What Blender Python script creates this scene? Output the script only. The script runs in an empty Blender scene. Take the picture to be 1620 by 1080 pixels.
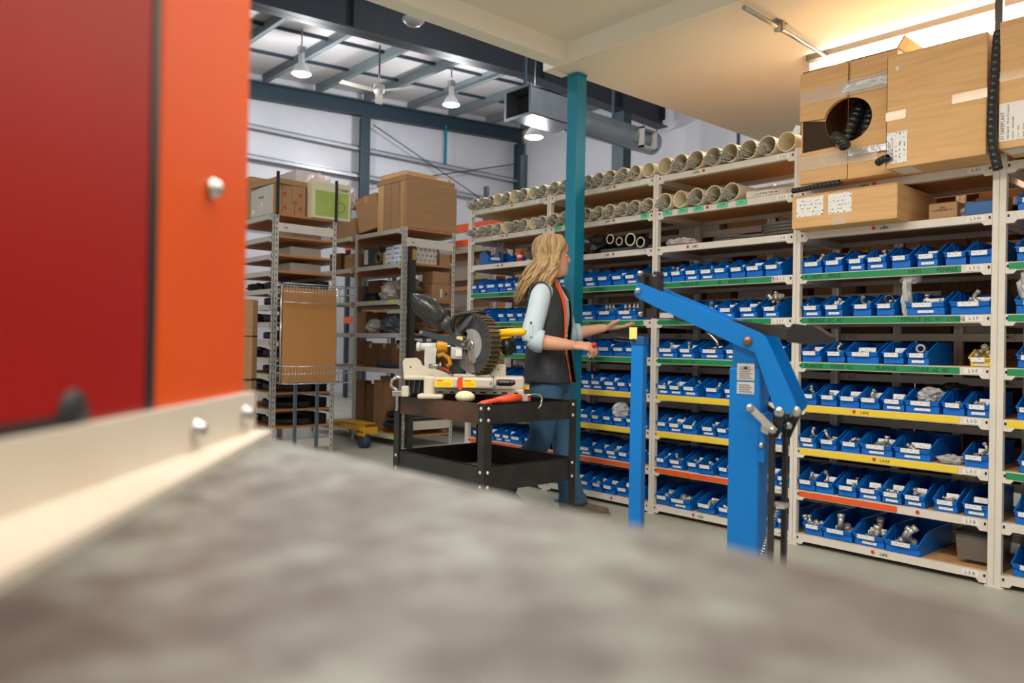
import bpy, bmesh, math, random
from math import sin, cos, pi, radians, sqrt, atan2
from mathutils import Vector, Matrix
random.seed(7)
S = bpy.context.scene
COL = S.collection
# ------------------------------------------------------------------ camera
YAW, PITCH, ROLL, FPX = 0.7278, 0.0049, 0.0180, 1238.3
_v = Vector((-cos(YAW), sin(YAW), 0)); _r = Vector((sin(YAW), cos(YAW), 0)); _u = Vector((0, 0, 1))
_F = _v*cos(PITCH)+_u*sin(PITCH); _U = _u*cos(PITCH)-_v*sin(PITCH)
_R = _r*cos(ROLL)+_U*sin(ROLL); _U2 = _U*cos(ROLL)-_r*sin(ROLL)
cam = bpy.data.cameras.new('camera'); co = bpy.data.objects.new('camera', cam); COL.objects.link(co)
m3 = Matrix((_R, _U2, -_F)).transposed()
co.matrix_world = Matrix.Translation((0, 0, 1.0)) @ m3.to_4x4()
cam.sensor_width = 36; cam.lens = FPX/1620*36; cam.clip_start = .02; cam.clip_end = 200
cam.dof.use_dof = True; cam.dof.focus_distance = 3.9; cam.dof.aperture_fstop = 3.2
S.camera = co
# ------------------------------------------------------------------ world, lights, exposure
W = bpy.data.worlds.new('world'); S.world = W; W.use_nodes = True
bg = W.node_tree.nodes['Background']; bg.inputs[0].default_value = (1.0, .97, .92, 1); bg.inputs[1].default_value = .6
S.view_settings.view_transform = 'Standard'; S.view_settings.look = 'None'
S.view_settings.exposure = 0.0; S.view_settings.gamma = 1.0; S.view_settings.use_curve_mapping = False
def area(name, loc, rot, sx, sy, power, col=(1, .95, .86)):
    l = bpy.data.lights.new(name, 'AREA'); l.shape = 'RECTANGLE'; l.size = sx; l.size_y = sy; l.energy = power; l.color = col
    o = bpy.data.objects.new(name, l); COL.objects.link(o); o.location = loc; o.rotation_euler = rot; return o
# fluorescent strips under the low ceiling (two of them outside the frame, in front of the shelves)
area('shelf_strip_light', (-1.2, 4.28, 2.655), (0, 0, 0), 2.1, .10, 34)
area('shelf_strip_glow', (-1.2, 4.36, 2.66), (radians(140), 0, 0), 2.1, .05, 7)
area('aisle_light', (-1.6, 1.5, 2.68), (0, 0, 0), 2.4, .3, 76)
area('aisle_light', (0.6, 0.3, 2.68), (0, 0, 0), 2.4, .3, 60)
area('aisle_light', (-2.4, -1.2, 2.68), (0, 0, 0), 2.4, .3, 46)
# daylight-white high bay lamps of the tall hall
for (x, y, z, p) in ((-11.4, 5.75, 5.1, 300), (-11.2, 8.55, 5.2, 300), (-9.2, 8.63, 4.42, 110), (-6.0, 3.2, 5.5, 260), (-5.4, 0.0, 5.5, 250), (-6.6, 7.5, 5.5, 250)):
    l = bpy.data.lights.new('high_bay_light', 'POINT'); l.energy = p*.37; l.color = (.96, .98, 1); l.shadow_soft_size = .16
    lo = bpy.data.objects.new('high_bay_light', l); COL.objects.link(lo); lo.location = (x, y, z-.32)

# ------------------------------------------------------------------ materials
def lin(c):
    c = c/255
    return c/12.92 if c <= .04045 else ((c+.055)/1.055)**2.4
MATS = {}
def mat(name, rgb, rough=.5, metal=0, spec=None, n=0, ns=8, rgb2=None, bump=0, bs=60, st=(1, 1, 1), trans=0, alpha=1, emit=0, coat=0, rn=0, thr=(.35, .65)):
    """colour noise n (0..1 mix towards rgb2) at scale ns, stretched by st; bump noise at scale bs"""
    if name in MATS: return MATS[name]
    m = bpy.data.materials.new(name); m.use_nodes = True; nt = m.node_tree; N = nt.nodes; L = nt.links
    b = N['Principled BSDF']; c = (lin(rgb[0]), lin(rgb[1]), lin(rgb[2]), 1)
    b.inputs['Base Color'].default_value = c; b.inputs['Roughness'].default_value = rough; b.inputs['Metallic'].default_value = metal
    if spec is not None: b.inputs['Specular IOR Level'].default_value = spec
    if trans: b.inputs['Transmission Weight'].default_value = trans; b.inputs['IOR'].default_value = 1.3
    if alpha < 1: b.inputs['Alpha'].default_value = alpha
    if coat: b.inputs['Coat Weight'].default_value = coat; b.inputs['Coat Roughness'].default_value = .1
    if emit: b.inputs['Emission Color'].default_value = c; b.inputs['Emission Strength'].default_value = emit
    if n or bump or rn:
        tc = N.new('ShaderNodeTexCoord'); mp = N.new('ShaderNodeMapping'); mp.inputs['Scale'].default_value = st
        L.new(tc.outputs['Object'], mp.inputs[0])
    if n or rn:
        t = N.new('ShaderNodeTexNoise'); t.inputs['Scale'].default_value = ns; t.inputs['Detail'].default_value = 5; L.new(mp.outputs[0], t.inputs['Vector'])
        r = N.new('ShaderNodeMapRange'); r.inputs[1].default_value = thr[0]; r.inputs[2].default_value = thr[1]; L.new(t.outputs[0], r.inputs[0])
        if n:
            r.inputs[4].default_value = 1
            mx = N.new('ShaderNodeMix'); mx.data_type = 'RGBA'
            c2 = rgb2 or tuple(v*.72 for v in rgb)
            mm = N.new('ShaderNodeMath'); mm.operation = 'MULTIPLY'; mm.inputs[1].default_value = n; L.new(r.outputs[0], mm.inputs[0])
            mx.inputs[6].default_value = c; mx.inputs[7].default_value = (lin(c2[0]), lin(c2[1]), lin(c2[2]), 1)
            L.new(mm.outputs[0], mx.inputs[0]); L.new(mx.outputs[2], b.inputs['Base Color'])
        if rn:
            r2 = N.new('ShaderNodeMapRange'); r2.inputs[3].default_value = max(0, rough-rn); r2.inputs[4].default_value = min(1, rough+rn)
            L.new(t.outputs[0], r2.inputs[0]); L.new(r2.outputs[0], b.inputs['Roughness'])
    if bump:
        t2 = N.new('ShaderNodeTexNoise'); t2.inputs['Scale'].default_value = bs; t2.inputs['Detail'].default_value = 4; L.new(mp.outputs[0], t2.inputs['Vector'])
        bp = N.new('ShaderNodeBump'); bp.inputs['Strength'].default_value = bump; bp.inputs['Distance'].default_value = .01
        L.new(t2.outputs[0], bp.inputs['Height']); L.new(bp.outputs[0], b.inputs['Normal'])
    MATS[name] = m; return m
def printed(name, rgb, ink, sc=120, dens=.5, axis='Z'):
    """paper with rows of small unreadable print"""
    if name in MATS: return MATS[name]
    m = mat(name, rgb, .6); nt = m.node_tree; N = nt.nodes; L = nt.links; b = N['Principled BSDF']
    tc = N.new('ShaderNodeTexCoord'); sp = N.new('ShaderNodeSeparateXYZ'); L.new(tc.outputs['Object'], sp.inputs[0])
    w = N.new('ShaderNodeMath'); w.operation = 'MULTIPLY'; w.inputs[1].default_value = sc*6.28; L.new(sp.outputs[axis], w.inputs[0])
    si = N.new('ShaderNodeMath'); si.operation = 'SINE'; L.new(w.outputs[0], si.inputs[0])
    g = N.new('ShaderNodeMath'); g.operation = 'GREATER_THAN'; g.inputs[1].default_value = .2; L.new(si.outputs[0], g.inputs[0])
    t = N.new('ShaderNodeTexNoise'); t.inputs['Scale'].default_value = sc*1.6; L.new(tc.outputs['Object'], t.inputs['Vector'])
    g2 = N.new('ShaderNodeMath'); g2.operation = 'GREATER_THAN'; g2.inputs[1].default_value = 1-dens; L.new(t.outputs[0], g2.inputs[0])
    mu = N.new('ShaderNodeMath'); mu.operation = 'MULTIPLY'; L.new(g.outputs[0], mu.inputs[0]); L.new(g2.outputs[0], mu.inputs[1])
    mx = N.new('ShaderNodeMix'); mx.data_type = 'RGBA'; mx.inputs[6].default_value = (*[lin(v) for v in rgb], 1); mx.inputs[7].default_value = (*[lin(v) for v in ink], 1)
    L.new(mu.outputs[0], mx.inputs[0]); L.new(mx.outputs[2], b.inputs['Base Color']); return m

BLUEBIN = mat('blue_bin_plastic', (0, 110, 206), .38, spec=.35, n=.15, ns=3, rgb2=(0, 88, 184))
YELBIN = mat('yellow_bin_plastic', (238, 205, 40), .35)
BEIGE = mat('beige_steel', (222, 214, 202), .45, n=.2, ns=14, rgb2=(190, 180, 168))
WHITEST = mat('pale_steel', (196, 192, 184), .45, n=.25, ns=9, rgb2=(168, 164, 158))
BOARD = mat('particle_board', (204, 154, 104), .75, n=.5, ns=40, rgb2=(176, 126, 80), st=(1, 1, 1), bump=.1)
BOARDO = mat('board_edge', (192, 132, 82), .7, n=.4, ns=60, rgb2=(162, 106, 62))
CARD = mat('cardboard', (224, 180, 126), .8, n=.45, ns=6, rgb2=(196, 148, 94), st=(.6, .6, 9), bump=.05, bs=20)
CARDD = mat('brown_cardboard', (178, 138, 98), .8, n=.45, ns=6, rgb2=(156, 118, 80), st=(.6, .6, 9))
CARDK = mat('dark_cardboard', (122, 86, 56), .85, n=.4, ns=5, rgb2=(98, 68, 42))
CARDW = mat('white_card_box', (206, 200, 190), .7, n=.3, ns=10, rgb2=(184, 176, 166))
TAPE = mat('packing_tape', (205, 160, 96), .15, n=.4, ns=20, rgb2=(180, 134, 76))
CLEART = mat('clear_tape', (235, 232, 225), .12, alpha=.22, bump=.6, bs=22)
BLACK = mat('black_plastic', (24, 24, 25), .4)
BLKST = mat('black_steel', (30, 29, 28), .38, n=.35, ns=12, rgb2=(58, 54, 50), rn=.12)
RUST = mat('worn_black_steel', (52, 38, 30), .42, n=.8, ns=4.5, rgb2=(104, 66, 44), rn=.1)
GREEN = mat('green_tape', (22, 140, 82), .4, n=.15, ns=20)
LGREEN = mat('mint_tape', (96, 205, 160), .5)
YELLOW = mat('yellow_tape', (240, 208, 52), .4, n=.2, ns=15, rgb2=(222, 184, 30))
ORANGE = mat('orange_tape', (232, 92, 36), .45, n=.3, ns=15, rgb2=(205, 66, 22))
PAPER = mat('white_paper', (232, 228, 222), .6)
INK = mat('ink', (34, 32, 32), .6)
INKG = mat('ink_on_green', (4, 40, 26), .5)
REDDOT = mat('red_dot', (204, 44, 44), .5)
PVC = mat('cream_pvc', (246, 234, 204), .35, n=.15, ns=8, rgb2=(234, 218, 184))
STEEL = mat('steel', (190, 188, 184), .28, 1, n=.3, ns=20, rgb2=(140, 138, 134))
ZINC = mat('zinc', (205, 200, 190), .35, .6, n=.5, ns=30, rgb2=(150, 144, 134))
DSTEEL = mat('dark_steel', (86, 84, 80), .35, .8)
CBLUE = mat('crane_blue_paint', (0, 112, 190), .38, spec=.35, n=.2, ns=5, rgb2=(0, 98, 174))
TEAL = mat('teal_paint', (8, 128, 156), .4, n=.12, ns=4, rgb2=(4, 112, 140))
DTEAL = mat('dark_teal_paint', (40, 60, 72), .5, n=.2, ns=4)
NAVY = mat('dark_slate_paint', (38, 46, 56), .5, n=.2, ns=3)
CEIL = mat('warm_white_paint', (234, 226, 210), .8, n=.1, ns=1.5, rgb2=(226, 216, 198))
CEIL2 = mat('bulkhead_paint', (242, 236, 222), .8)
CARDLBL = printed('bin_label_print', (244, 242, 240), (120, 116, 116), 160, .44)
LBLP = printed('carton_label_print', (236, 234, 232), (110, 106, 106), 55, .43)
LBLX = printed('carton_label_print_upright', (236, 234, 232), (110, 106, 106), 55, .43, 'X')

# ------------------------------------------------------------------ mesh builder
class MB:
    def __init__(s): s.v = []; s.f = []; s.m = []; s.sm = []
    def add(s, vs, fs, mi=0, smooth=False):
        b = len(s.v); s.v += [tuple(p) for p in vs]
        for f in fs: s.f.append([b+i for i in f]); s.m.append(mi); s.sm.append(smooth)
        return s
    def box(s, x0, x1, y0, y1, z0, z1, mi=0, M=None, bev=0):
        if bev:
            return s.rbox(x0, x1, y0, y1, z0, z1, bev, mi, M)
        vs = [Vector((x, y, z)) for x in (x0, x1) for y in (y0, y1) for z in (z0, z1)]
        if M: vs = [M @ p for p in vs]
        return s.add(vs, [(0, 1, 3, 2), (4, 6, 7, 5), (0, 4, 5, 1), (2, 3, 7, 6), (0, 2, 6, 4), (1, 5, 7, 3)], mi)
    def rbox(s, x0, x1, y0, y1, z0, z1, r, mi=0, M=None):
        bm = bmesh.new(); bmesh.ops.create_cube(bm, size=1)
        for v in bm.verts: v.co = Vector(((x0+x1)/2+v.co.x*(x1-x0), (y0+y1)/2+v.co.y*(y1-y0), (z0+z1)/2+v.co.z*(z1-z0)))
        bmesh.ops.bevel(bm, geom=bm.edges[:], offset=r, segments=2, profile=.5, affect='EDGES')
        bm.verts.ensure_lookup_table(); bm.verts.index_update()
        vs = [(M @ v.co if M else v.co.copy()) for v in bm.verts]; fs = [[v.index for v in f.verts] for f in bm.faces]; bm.free()
        return s.add(vs, fs, mi)
    def prism(s, poly, y0, y1, mi=0, ax='Y', M=None):
        """extrude a 2d outline: ax Y -> outline in XZ, ax X -> outline in YZ, ax Z -> outline in XY"""
        n = len(poly)
        def P(a, b, t): return Vector((a, t, b)) if ax == 'Y' else Vector((t, a, b)) if ax == 'X' else Vector((a, b, t))
        vs = [P(a, b, y0) for a, b in poly]+[P(a, b, y1) for a, b in poly]
        if M: vs = [M @ p for p in vs]
        fs = [tuple(range(n)), tuple(range(2*n-1, n-1, -1))]+[(i, (i+1) % n+n if False else i+n, (i+1) % n+n, (i+1) % n) for i in range(n)]
        return s.add(vs, fs, mi)
    def tube(s, pts, rad, n=8, mi=0, cap=True, smooth=True, flat=1.0, up=None):
        pts = [Vector(p) for p in pts]; k = len(pts)
        if not isinstance(rad, (list, tuple)): rad = [rad]*k
        vs = []; ref = None
        for i in range(k):
            d = (pts[min(i+1, k-1)]-pts[max(i-1, 0)])
            if d.length < 1e-9: d = Vector((0, 0, 1))
            d.normalize()
            if ref is None:
                ref = Vector(up) if up else (Vector((0, 0, 1)) if abs(d.z) < .9 else Vector((1, 0, 0)))
            a = (ref-d*ref.dot(d)).normalized(); ref = a; b = d.cross(a)
            for j in range(n):
                t = 2*pi*j/n; vs.append(pts[i]+a*(cos(t)*rad[i]*flat)+b*(sin(t)*rad[i]))
        fs = [(i*n+j, i*n+(j+1) % n, (i+1)*n+(j+1) % n, (i+1)*n+j) for i in range(k-1) for j in range(n)]
        s.add(vs, fs, mi, smooth)
        if cap:
            b = len(s.v)-len(vs)
            s.f.append([b+j for j in range(n)][::-1]); s.m.append(mi); s.sm.append(False)
            s.f.append([b+(k-1)*n+j for j in range(n)]); s.m.append(mi); s.sm.append(False)
        return s
    def cyl(s, a, b, r, n=16, mi=0, r2=None): return s.tube([a, b], [r, r if r2 is None else r2], n, mi)
    def pipe(s, a, b, ro, ri, n=20, mi=0):
        """hollow tube"""
        a = Vector(a); b = Vector(b); d = (b-a).normalized()
        p = (Vector((0, 0, 1)) if abs(d.z) < .9 else Vector((1, 0, 0))); u = (p-d*p.dot(d)).normalized(); w = d.cross(u); vs = []
        for c, r in ((a, ro), (b, ro), (b, ri), (a, ri)):
            for j in range(n): t = 2*pi*j/n; vs.append(c+u*cos(t)*r+w*sin(t)*r)
        fs = [(q*n+j, q*n+(j+1) % n, ((q+1) % 4)*n+(j+1) % n, ((q+1) % 4)*n+j) for q in range(4) for j in range(n)]
        return s.add(vs, fs, mi, False)
    def lathe(s, prof, n=20, mi=0, M=None, smooth=True):
        """prof: (r,z) list about Z"""
        k = len(prof); vs = []
        for r, z in prof:
            for j in range(n): t = 2*pi*j/n; vs.append(Vector((r*cos(t), r*sin(t), z)))
        if M: vs = [M @ p for p in vs]
        fs = [(i*n+j, i*n+(j+1) % n, (i+1)*n+(j+1) % n, (i+1)*n+j) for i in range(k-1) for j in range(n)]
        fs += [tuple(range(n))[::-1], tuple((k-1)*n+j for j in range(n))]
        return s.add(vs, fs, mi, smooth)
    def blob(s, c, r, seg=10, rings=7, mi=0, M=None, jit=0, flat=False):
        vs = []; fs = []
        for i in range(rings+1):
            ph = pi*i/rings
            for j in range(seg):
                t = 2*pi*j/seg; k = 1+random.uniform(-jit, jit)
                p = Vector((r[0]*sin(ph)*cos(t)*k, r[1]*sin(ph)*sin(t)*k, r[2]*cos(ph)*k))
                if M: p = M @ p
                vs.append(Vector(c)+p)
        for i in range(rings):
            for j in range(seg): fs.append((i*seg+j, (i+1)*seg+j, (i+1)*seg+(j+1) % seg, i*seg+(j+1) % seg))
        return s.add(vs, fs, mi, not flat)
    def mesh(s, name, mats):
        me = bpy.data.meshes.new(name); me.from_pydata(s.v, [], s.f)
        for m in (mats if isinstance(mats, (list, tuple)) else [mats]): me.materials.append(m)
        me.polygons.foreach_set('material_index', s.m); me.polygons.foreach_set('use_smooth', s.sm)
        bm = bmesh.new(); bm.from_mesh(me); bmesh.ops.recalc_face_normals(bm, faces=bm.faces[:]); bm.to_mesh(me); bm.free()
        me.update(); return me
    def build(s, name, mats, parent=None, loc=None, rz=0):
        o = bpy.data.objects.new(name, s.mesh(name, mats)); COL.objects.link(o)
        if parent is not None: o.parent = parent
        if loc is not None: o.location = loc
        if rz: o.rotation_euler = (0, 0, rz)
        return o
def place(name, me, parent=None, loc=(0, 0, 0), rot=(0, 0, 0), scale=None):
    o = bpy.data.objects.new(name, me); COL.objects.link(o); o.location = loc; o.rotation_euler = rot
    if scale: o.scale = scale
    if parent is not None: o.parent = parent
    return o
def tag(o, label=None, cat=None, group=None, kind=None):
    if label: o['label'] = label
    if cat: o['category'] = cat
    if group: o['group'] = group
    if kind: o['kind'] = kind
    return o
def empty(name, loc=(0, 0, 0), rz=0, **k):
    o = bpy.data.objects.new(name, None); COL.objects.link(o); o.location = loc; o.rotation_euler = (0, 0, rz); o.empty_display_size = .1
    return tag(o, **k)
def struct(name, mb, mats, parent=None):
    o = mb.build(name, mats, parent)
    if parent is None: o['kind'] = 'structure'
    return o
TX = {}
def text_mesh(s, size, mt, cx=True):
    """lettering as a thin mesh standing in the XZ plane, read from -Y"""
    key = (s, size, mt.name)
    if key in TX: return TX[key]
    cu = bpy.data.curves.new('lettering', 'FONT'); cu.body = s; cu.size = size; cu.resolution_u = 1; cu.extrude = .0003
    cu.align_x = 'CENTER' if cx else 'LEFT'; cu.align_y = 'CENTER'
    o = bpy.data.objects.new('tmp', cu); COL.objects.link(o); bpy.context.view_layer.update()
    me = bpy.data.meshes.new_from_object(o.evaluated_get(bpy.context.evaluated_depsgraph_get()))
    bpy.data.objects.remove(o); bpy.data.curves.remove(cu)
    me.transform(Matrix.Rotation(pi/2, 4, 'X')); me.materials.clear(); me.materials.append(mt); me.name = 'lettering'
    TX[key] = me; return me
def remesh(mb, voxel, smooth=8, fac=.5):
    """fuse overlapping shapes into one continuous skin; returns a mesh"""
    me = mb.mesh('tmp', BLACK); o = bpy.data.objects.new('tmp', me); COL.objects.link(o)
    r = o.modifiers.new('r', 'REMESH'); r.mode = 'VOXEL'; r.voxel_size = voxel; r.use_smooth_shade = True
    if smooth: q = o.modifiers.new('s', 'SMOOTH'); q.iterations = smooth; q.factor = fac
    bpy.context.view_layer.update()
    out = bpy.data.meshes.new_from_object(o.evaluated_get(bpy.context.evaluated_depsgraph_get()))
    bpy.data.objects.remove(o); bpy.data.meshes.remove(me)
    out.polygons.foreach_set('use_smooth', [True]*len(out.polygons)); out.materials.clear()
    return out
ORD = ['first', 'second', 'third', 'fourth', 'fifth', 'sixth', 'seventh', 'eighth', 'ninth', 'tenth']
# ================================================================== SETTING
FLOORM = mat('polished_concrete', (180, 180, 166), .42, n=.6, ns=1.6, rgb2=(150, 150, 136), bump=.03, bs=9, rn=.12)
struct('floor', MB().box(-16, 3, -5, 14, -.1, 0), FLOORM)
def roofz(y): return 5.73+.063*(y-6.11)
INSUL = mat('white_insulation', (216, 216, 222), .35, n=.35, ns=1.2, rgb2=(190, 192, 202), bump=.6, bs=1.6, rn=.1)
PALEW = mat('pale_wall_panel', (222, 222, 228), .55, n=.15, ns=.6, rgb2=(206, 208, 218))
struct('wall_far', MB().box(-14.1, -14.0, -5, 12.7, 0, 6.6), INSUL)
struct('wall_side', MB().box(-14.1, 3, 12.6, 12.75, 0, 7), PALEW)
ROOFM = mat('roof_insulation', (212, 208, 208), .5, n=.3, ns=.9, rgb2=(188, 184, 184), bump=.4, bs=1.2)
mb = MB(); mb.prism([(-5, roofz(-5)+.2), (12.7, roofz(12.7)+.2), (12.7, roofz(12.7)+.3), (-5, roofz(-5)+.3)], -14.1, -3.6, ax='X')
roof = struct('roof', mb, ROOFM)
# purlins, bands under the insulation: parts of the roof
PURL = mat('grey_green_purlin', (120, 132, 136), .45, n=.2, ns=3)
for k in range(9):
    y = 3.97+1.075*k; z = roofz(y)
    m = MB().box(-13.95, -9.55, y-.006, y+.006, z, z+.2).box(-13.95, -9.55, y-.07, y, z, z+.01).box(-13.95, -9.55, y, y+.07, z+.19, z+.2)
    m.build('purlin', PURL, roof)
for x in (-12.7, -11.5, -10.5):
    m = MB().prism([(2, roofz(2)+.15), (12.6, roofz(12.6)+.15), (12.6, roofz(12.6)+.185), (2, roofz(2)+.185)], x-.025, x+.025, ax='X'); m.build('roof_band', DTEAL, roof)
# steel frames
def ibeam(y0, y1, zb, zt, x, w=.2, tf=.02):
    """sloping I section along Y given bottom and top heights as functions"""
    m = MB(); n = 6
    for i in range(n):
        a = y0+(y1-y0)*i/n; b = y0+(y1-y0)*(i+1)/n
        m.prism([(a, zb(a)), (b, zb(b)), (b, zb(b)+tf), (a, zb(a)+tf)], x-w/2, x+w/2, ax='X')
        m.prism([(a, zt(a)-tf), (b, zt(b)-tf), (b, zt(b)), (a, zt(a))], x-w/2, x+w/2, ax='X')
        m.prism([(a, zb(a)), (b, zb(b)), (b, zt(b)), (a, zt(a))], x-.008, x+.008, ax='X')
    return m
rf = empty('roof_rafter', (-9.5, 4, 5.2), label='deep dark slate steel rafter running under the hall roof', cat='rafter')
def zb2(y): return (5.2+.05*(y-4.37)) if y < 8.5 else 5.41-.0*(y-8.5)
m = ibeam(-2, 8.5, zb2, lambda y: roofz(y)+.15, -9.5, .26)
m2 = ibeam(8.5, 12.3, lambda y: 5.42-.035*(y-8.5), lambda y: roofz(y)+.15, -9.5, .26)
for mm, nm in ((m, 'rafter_span'), (m2, 'rafter_haunch')):
    mm.v = [(a+9.5, b-4, c-5.2) for a, b, c in mm.v]; mm.build(nm, NAVY, rf)
for y in (5.4, 9.0, 11.0, 12.25):
    MB().box(-.1, .1, y-4-.006, y-4+.006, zb2(y)-5.2+.02, roofz(y)+.13-5.2).build('stiffener_plate', NAVY, rf)
tag(MB().box(-9.62, -9.38, 11.0, 11.22, 0, 5.36).box(-9.64, -9.36, 10.98, 11.0, 0, 5.36).build('steel_column', DTEAL), 'dark blue-grey steel column below the roof rafter, seen past the duct', 'column')
wf = ibeam(-5, 12.5, lambda y: roofz(y)-.30, lambda y: roofz(y), -13.82, .16)
tag(wf.build('eave_beam', DTEAL), 'dark blue-grey steel beam crossing the top of the insulated wall', 'beam')
tag(MB().box(-13.95, -13.74, 8.18, 8.2, 0, roofz(8.2)-.33).box(-13.74, -13.72, 8.08, 8.3, 0, roofz(8.2)-.33).build('steel_column', DTEAL), 'blue-grey steel column in the middle of the insulated wall', 'column')
tag(MB().box(-13.95, -13.72, 12.38, 12.4, 0, roofz(12.3)-.33).box(-13.72, -13.7, 12.3, 12.48, 0, roofz(12.3)-.33).build('steel_column', DTEAL), 'dark blue-grey steel column in the far hall corner', 'column')
GIRT = mat('girt_steel', (178, 182, 188), .35, .3)
for z, lab in ((4.93, 'upper horizontal girt along the insulated wall, catching a bright highlight'), (4.38, 'middle horizontal girt along the insulated wall, below the bright one'), (3.2, 'lowest horizontal girt of the insulated wall, behind the cartons')):
    m = MB().box(-13.98, -13.8, -4, 12.5, z-.01, z).box(-13.81, -13.8, -4, 12.5, z-.07, z).box(-13.98, -13.97, -4, 12.5, z, z+.07)
    tag(m.build('wall_girt', GIRT), lab, 'girt')
for a, b, lab in (((-13.7, 8.35, 5.4), (-13.7, 11.7, 4.1), 'steel brace cable falling from the middle column to the right'), ((-13.72, 8.35, 4.2), (-13.72, 12.2, 5.25), 'steel brace cable rising from the middle column to the corner column')):
    tag(MB().cyl(a, b, .012, 6).build('brace_cable', DTEAL), lab, 'cable')
tag(MB().box(-13.8, -13.77, 10.2, 10.26, 4.93, 5.78).build('hanger_rod', TEAL), 'slim teal steel hanger between wall beam and upper girt', 'rod')
tag(MB().box(-8.0, -7.97, 12.55, 12.6, 0, 6).build('wall_seam_strip', DTEAL), 'thin dark vertical strip on the pale side wall above the pipes', 'strip')
# high bay lamps
GLOW = mat('lamp_glow', (255, 255, 255), .5, emit=14)
def lampbody(o, h=.75):
    m = MB(); m.lathe([(.03, .34), (.045, .33), (.05, .16), (.09, .12), (.145, .02), (.155, 0), (.15, -.01), (.14, 0), (.08, .09)], 24); m.build('reflector', mat('lamp_shade', (226, 230, 232), .3), o)
    MB().lathe([(.14, .0), (.11, -.025), (.02, -.035)], 20).build('lamp_lens', GLOW, o)
    MB().cyl((0, 0, .33), (0, 0, h), .012, 8).box(-.05, .05, -.05, .05, .33, .42).build('hanging_rod', STEEL, o)
for p, lab in (((-11.4, 5.63, 5.2), 'lit high bay lamp, left one, by the second purlin'), ((-11.2, 8.42, 5.28), 'lit high bay lamp, middle one, right of the ceiling fan'), ((-9.2, 8.59, 4.36), 'lit bell shaped high bay lamp below the square duct')):
    lampbody(empty('high_bay_lamp', p, label=lab, cat='lamp', group='high bay lamps'), roofz(p[1])+.2-p[2])
o = empty('dome_lamp', (-8.3, 5.62, 5.1), label='unlit round dome lamp under the rafter by the ceiling edge', cat='lamp')
MB().lathe([(.02, -.07), (.09, -.05), (.14, 0), (.14, .03), (.05, .05)], 24).build('shade', mat('frosted_shade', (150, 152, 156), .4), o); MB().cyl((0, 0, .05), (0, 0, .85), .015, 8).build('stem', DSTEEL, o)
# ceiling fan
o = empty('ceiling_fan', (-11, 6.8, 5.1), label='white three blade ceiling fan on a rod between the lamps', cat='fan')
MB().cyl((0, 0, .08), (0, 0, .75), .015, 8).build('down_rod', DSTEEL, o)
MB().lathe([(.03, .12), (.09, .09), (.1, 0), (.06, -.05), (.01, -.06)], 16).build('motor_housing', WHITEST, o)
for k in range(3):
    a = .5+k*2*pi/3
    MB().box(.1, .68, -.06, .06, -.005, .008, M=Matrix.Rotation(a, 4, 'Z') @ Matrix.Rotation(.15, 4, 'X')).build('fan_blade', WHITEST, o)
# duct
DUCT = mat('galvanised_duct', (150, 158, 164), .32, .85, n=.4, ns=5, rgb2=(112, 122, 130), rn=.1)
o = empty('air_duct', (-8.25, 8.5, 4.2), label='galvanised air duct, square box leading into a round spiral pipe', cat='duct')
def rel(m, p): m.v = [(a-p[0], b-p[1], c-p[2]) for a, b, c in m.v]; return m
p = (-8.25, 8.5, 4.2)
m = MB(); x0, x1, y0, y1, z0, z1 = -8.5, -8.0, 7.37, 8.35, 4.24, 4.63; t = .012
m.box(x0, x1, y0, y1, z0, z0+t).box(x0, x1, y0, y1, z1-t, z1).box(x0, x0+t, y0, y1, z0, z1).box(x1-t, x1, y0, y1, z0, z1)
m.box(x0-.02, x1+.02, y0, y0+.02, z1, z1+.03).box(x0-.02, x1+.02, y0, y0+.02, z0-.03, z0).box(x1, x1+.03, y0, y0+.02, z0, z1).box(x0-.03, x0, y0, y0+.02, z0, z1)
rel(m, p).build('square_duct', DUCT, o)
rel(MB().box(x0+.02, x1-.02, y0+.25, y0+.27, z0+.02, z1-.02), p).build('duct_shade_sheet', mat('duct_inner_shade', (20, 22, 24), .8), o)  # dark sheet standing in for the shade inside the open duct end
m = MB(); pts = []; rr = []
for i in range(41): pts.append((-8.25, 8.35+i*.052, 4.42)); rr.append(.19+.006*(i % 2))
m.tube(pts, rr, 28); rel(m, p).build('spiral_pipe', DUCT, o)
m = MB().box(-8.08, -7.98, 9.85, 10.2, 4.22, 4.25).box(-8.08, -7.98, 9.85, 10.2, 4.52, 4.55).box(-8.08, -7.98, 9.85, 9.88, 4.22, 4.55).box(-8.08, -7.98, 10.17, 10.2, 4.22, 4.55)
rel(m, p).build('side_vent', WHITEST, o)
for y in (7.5, 9.4): rel(MB().box(-8.27, -8.23, y, y+.03, 4.6, 5.85), p).build('hanger_strap', DTEAL, o)
# mezzanine: low ceiling over shelves, recess, bulkheads
struct('ceiling', MB().box(-3.4, 3, -4, 3.44, 2.87, 3.1).box(-3.53, 3, 3.44, 7.2, 2.75, 3.1), CEIL)
struct('trim_1', MB().box(-3.5, -3.39, -4, 3.43, 2.75, 3.12), CEIL2)
struct('trim_2', MB().box(-3.54, 3, 3.43, 3.439, 2.745, 2.872).box(-3.6, -3.54, 3.43, 3.6, 2.745, 2.80), CEIL2)
struct('floor_edge', MB().box(-3.56, -3.5, -4, 7.2, 3.1, 3.3), NAVY)
# column
c = empty('steel_column', (-3.5, 3.64, 0), label='bright teal painted steel column standing just behind the woman', cat='column')
MB().rbox(-.045, .045, -.045, .045, .012, 2.735, .006).build('post', TEAL, c)
MB().box(-.07, .07, -.07, .07, 0, .012).build('base_plate', TEAL, c); MB().box(-.046, .046, -.046, .046, 2.735, 2.745).build('cap_plate', TEAL, c)
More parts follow.
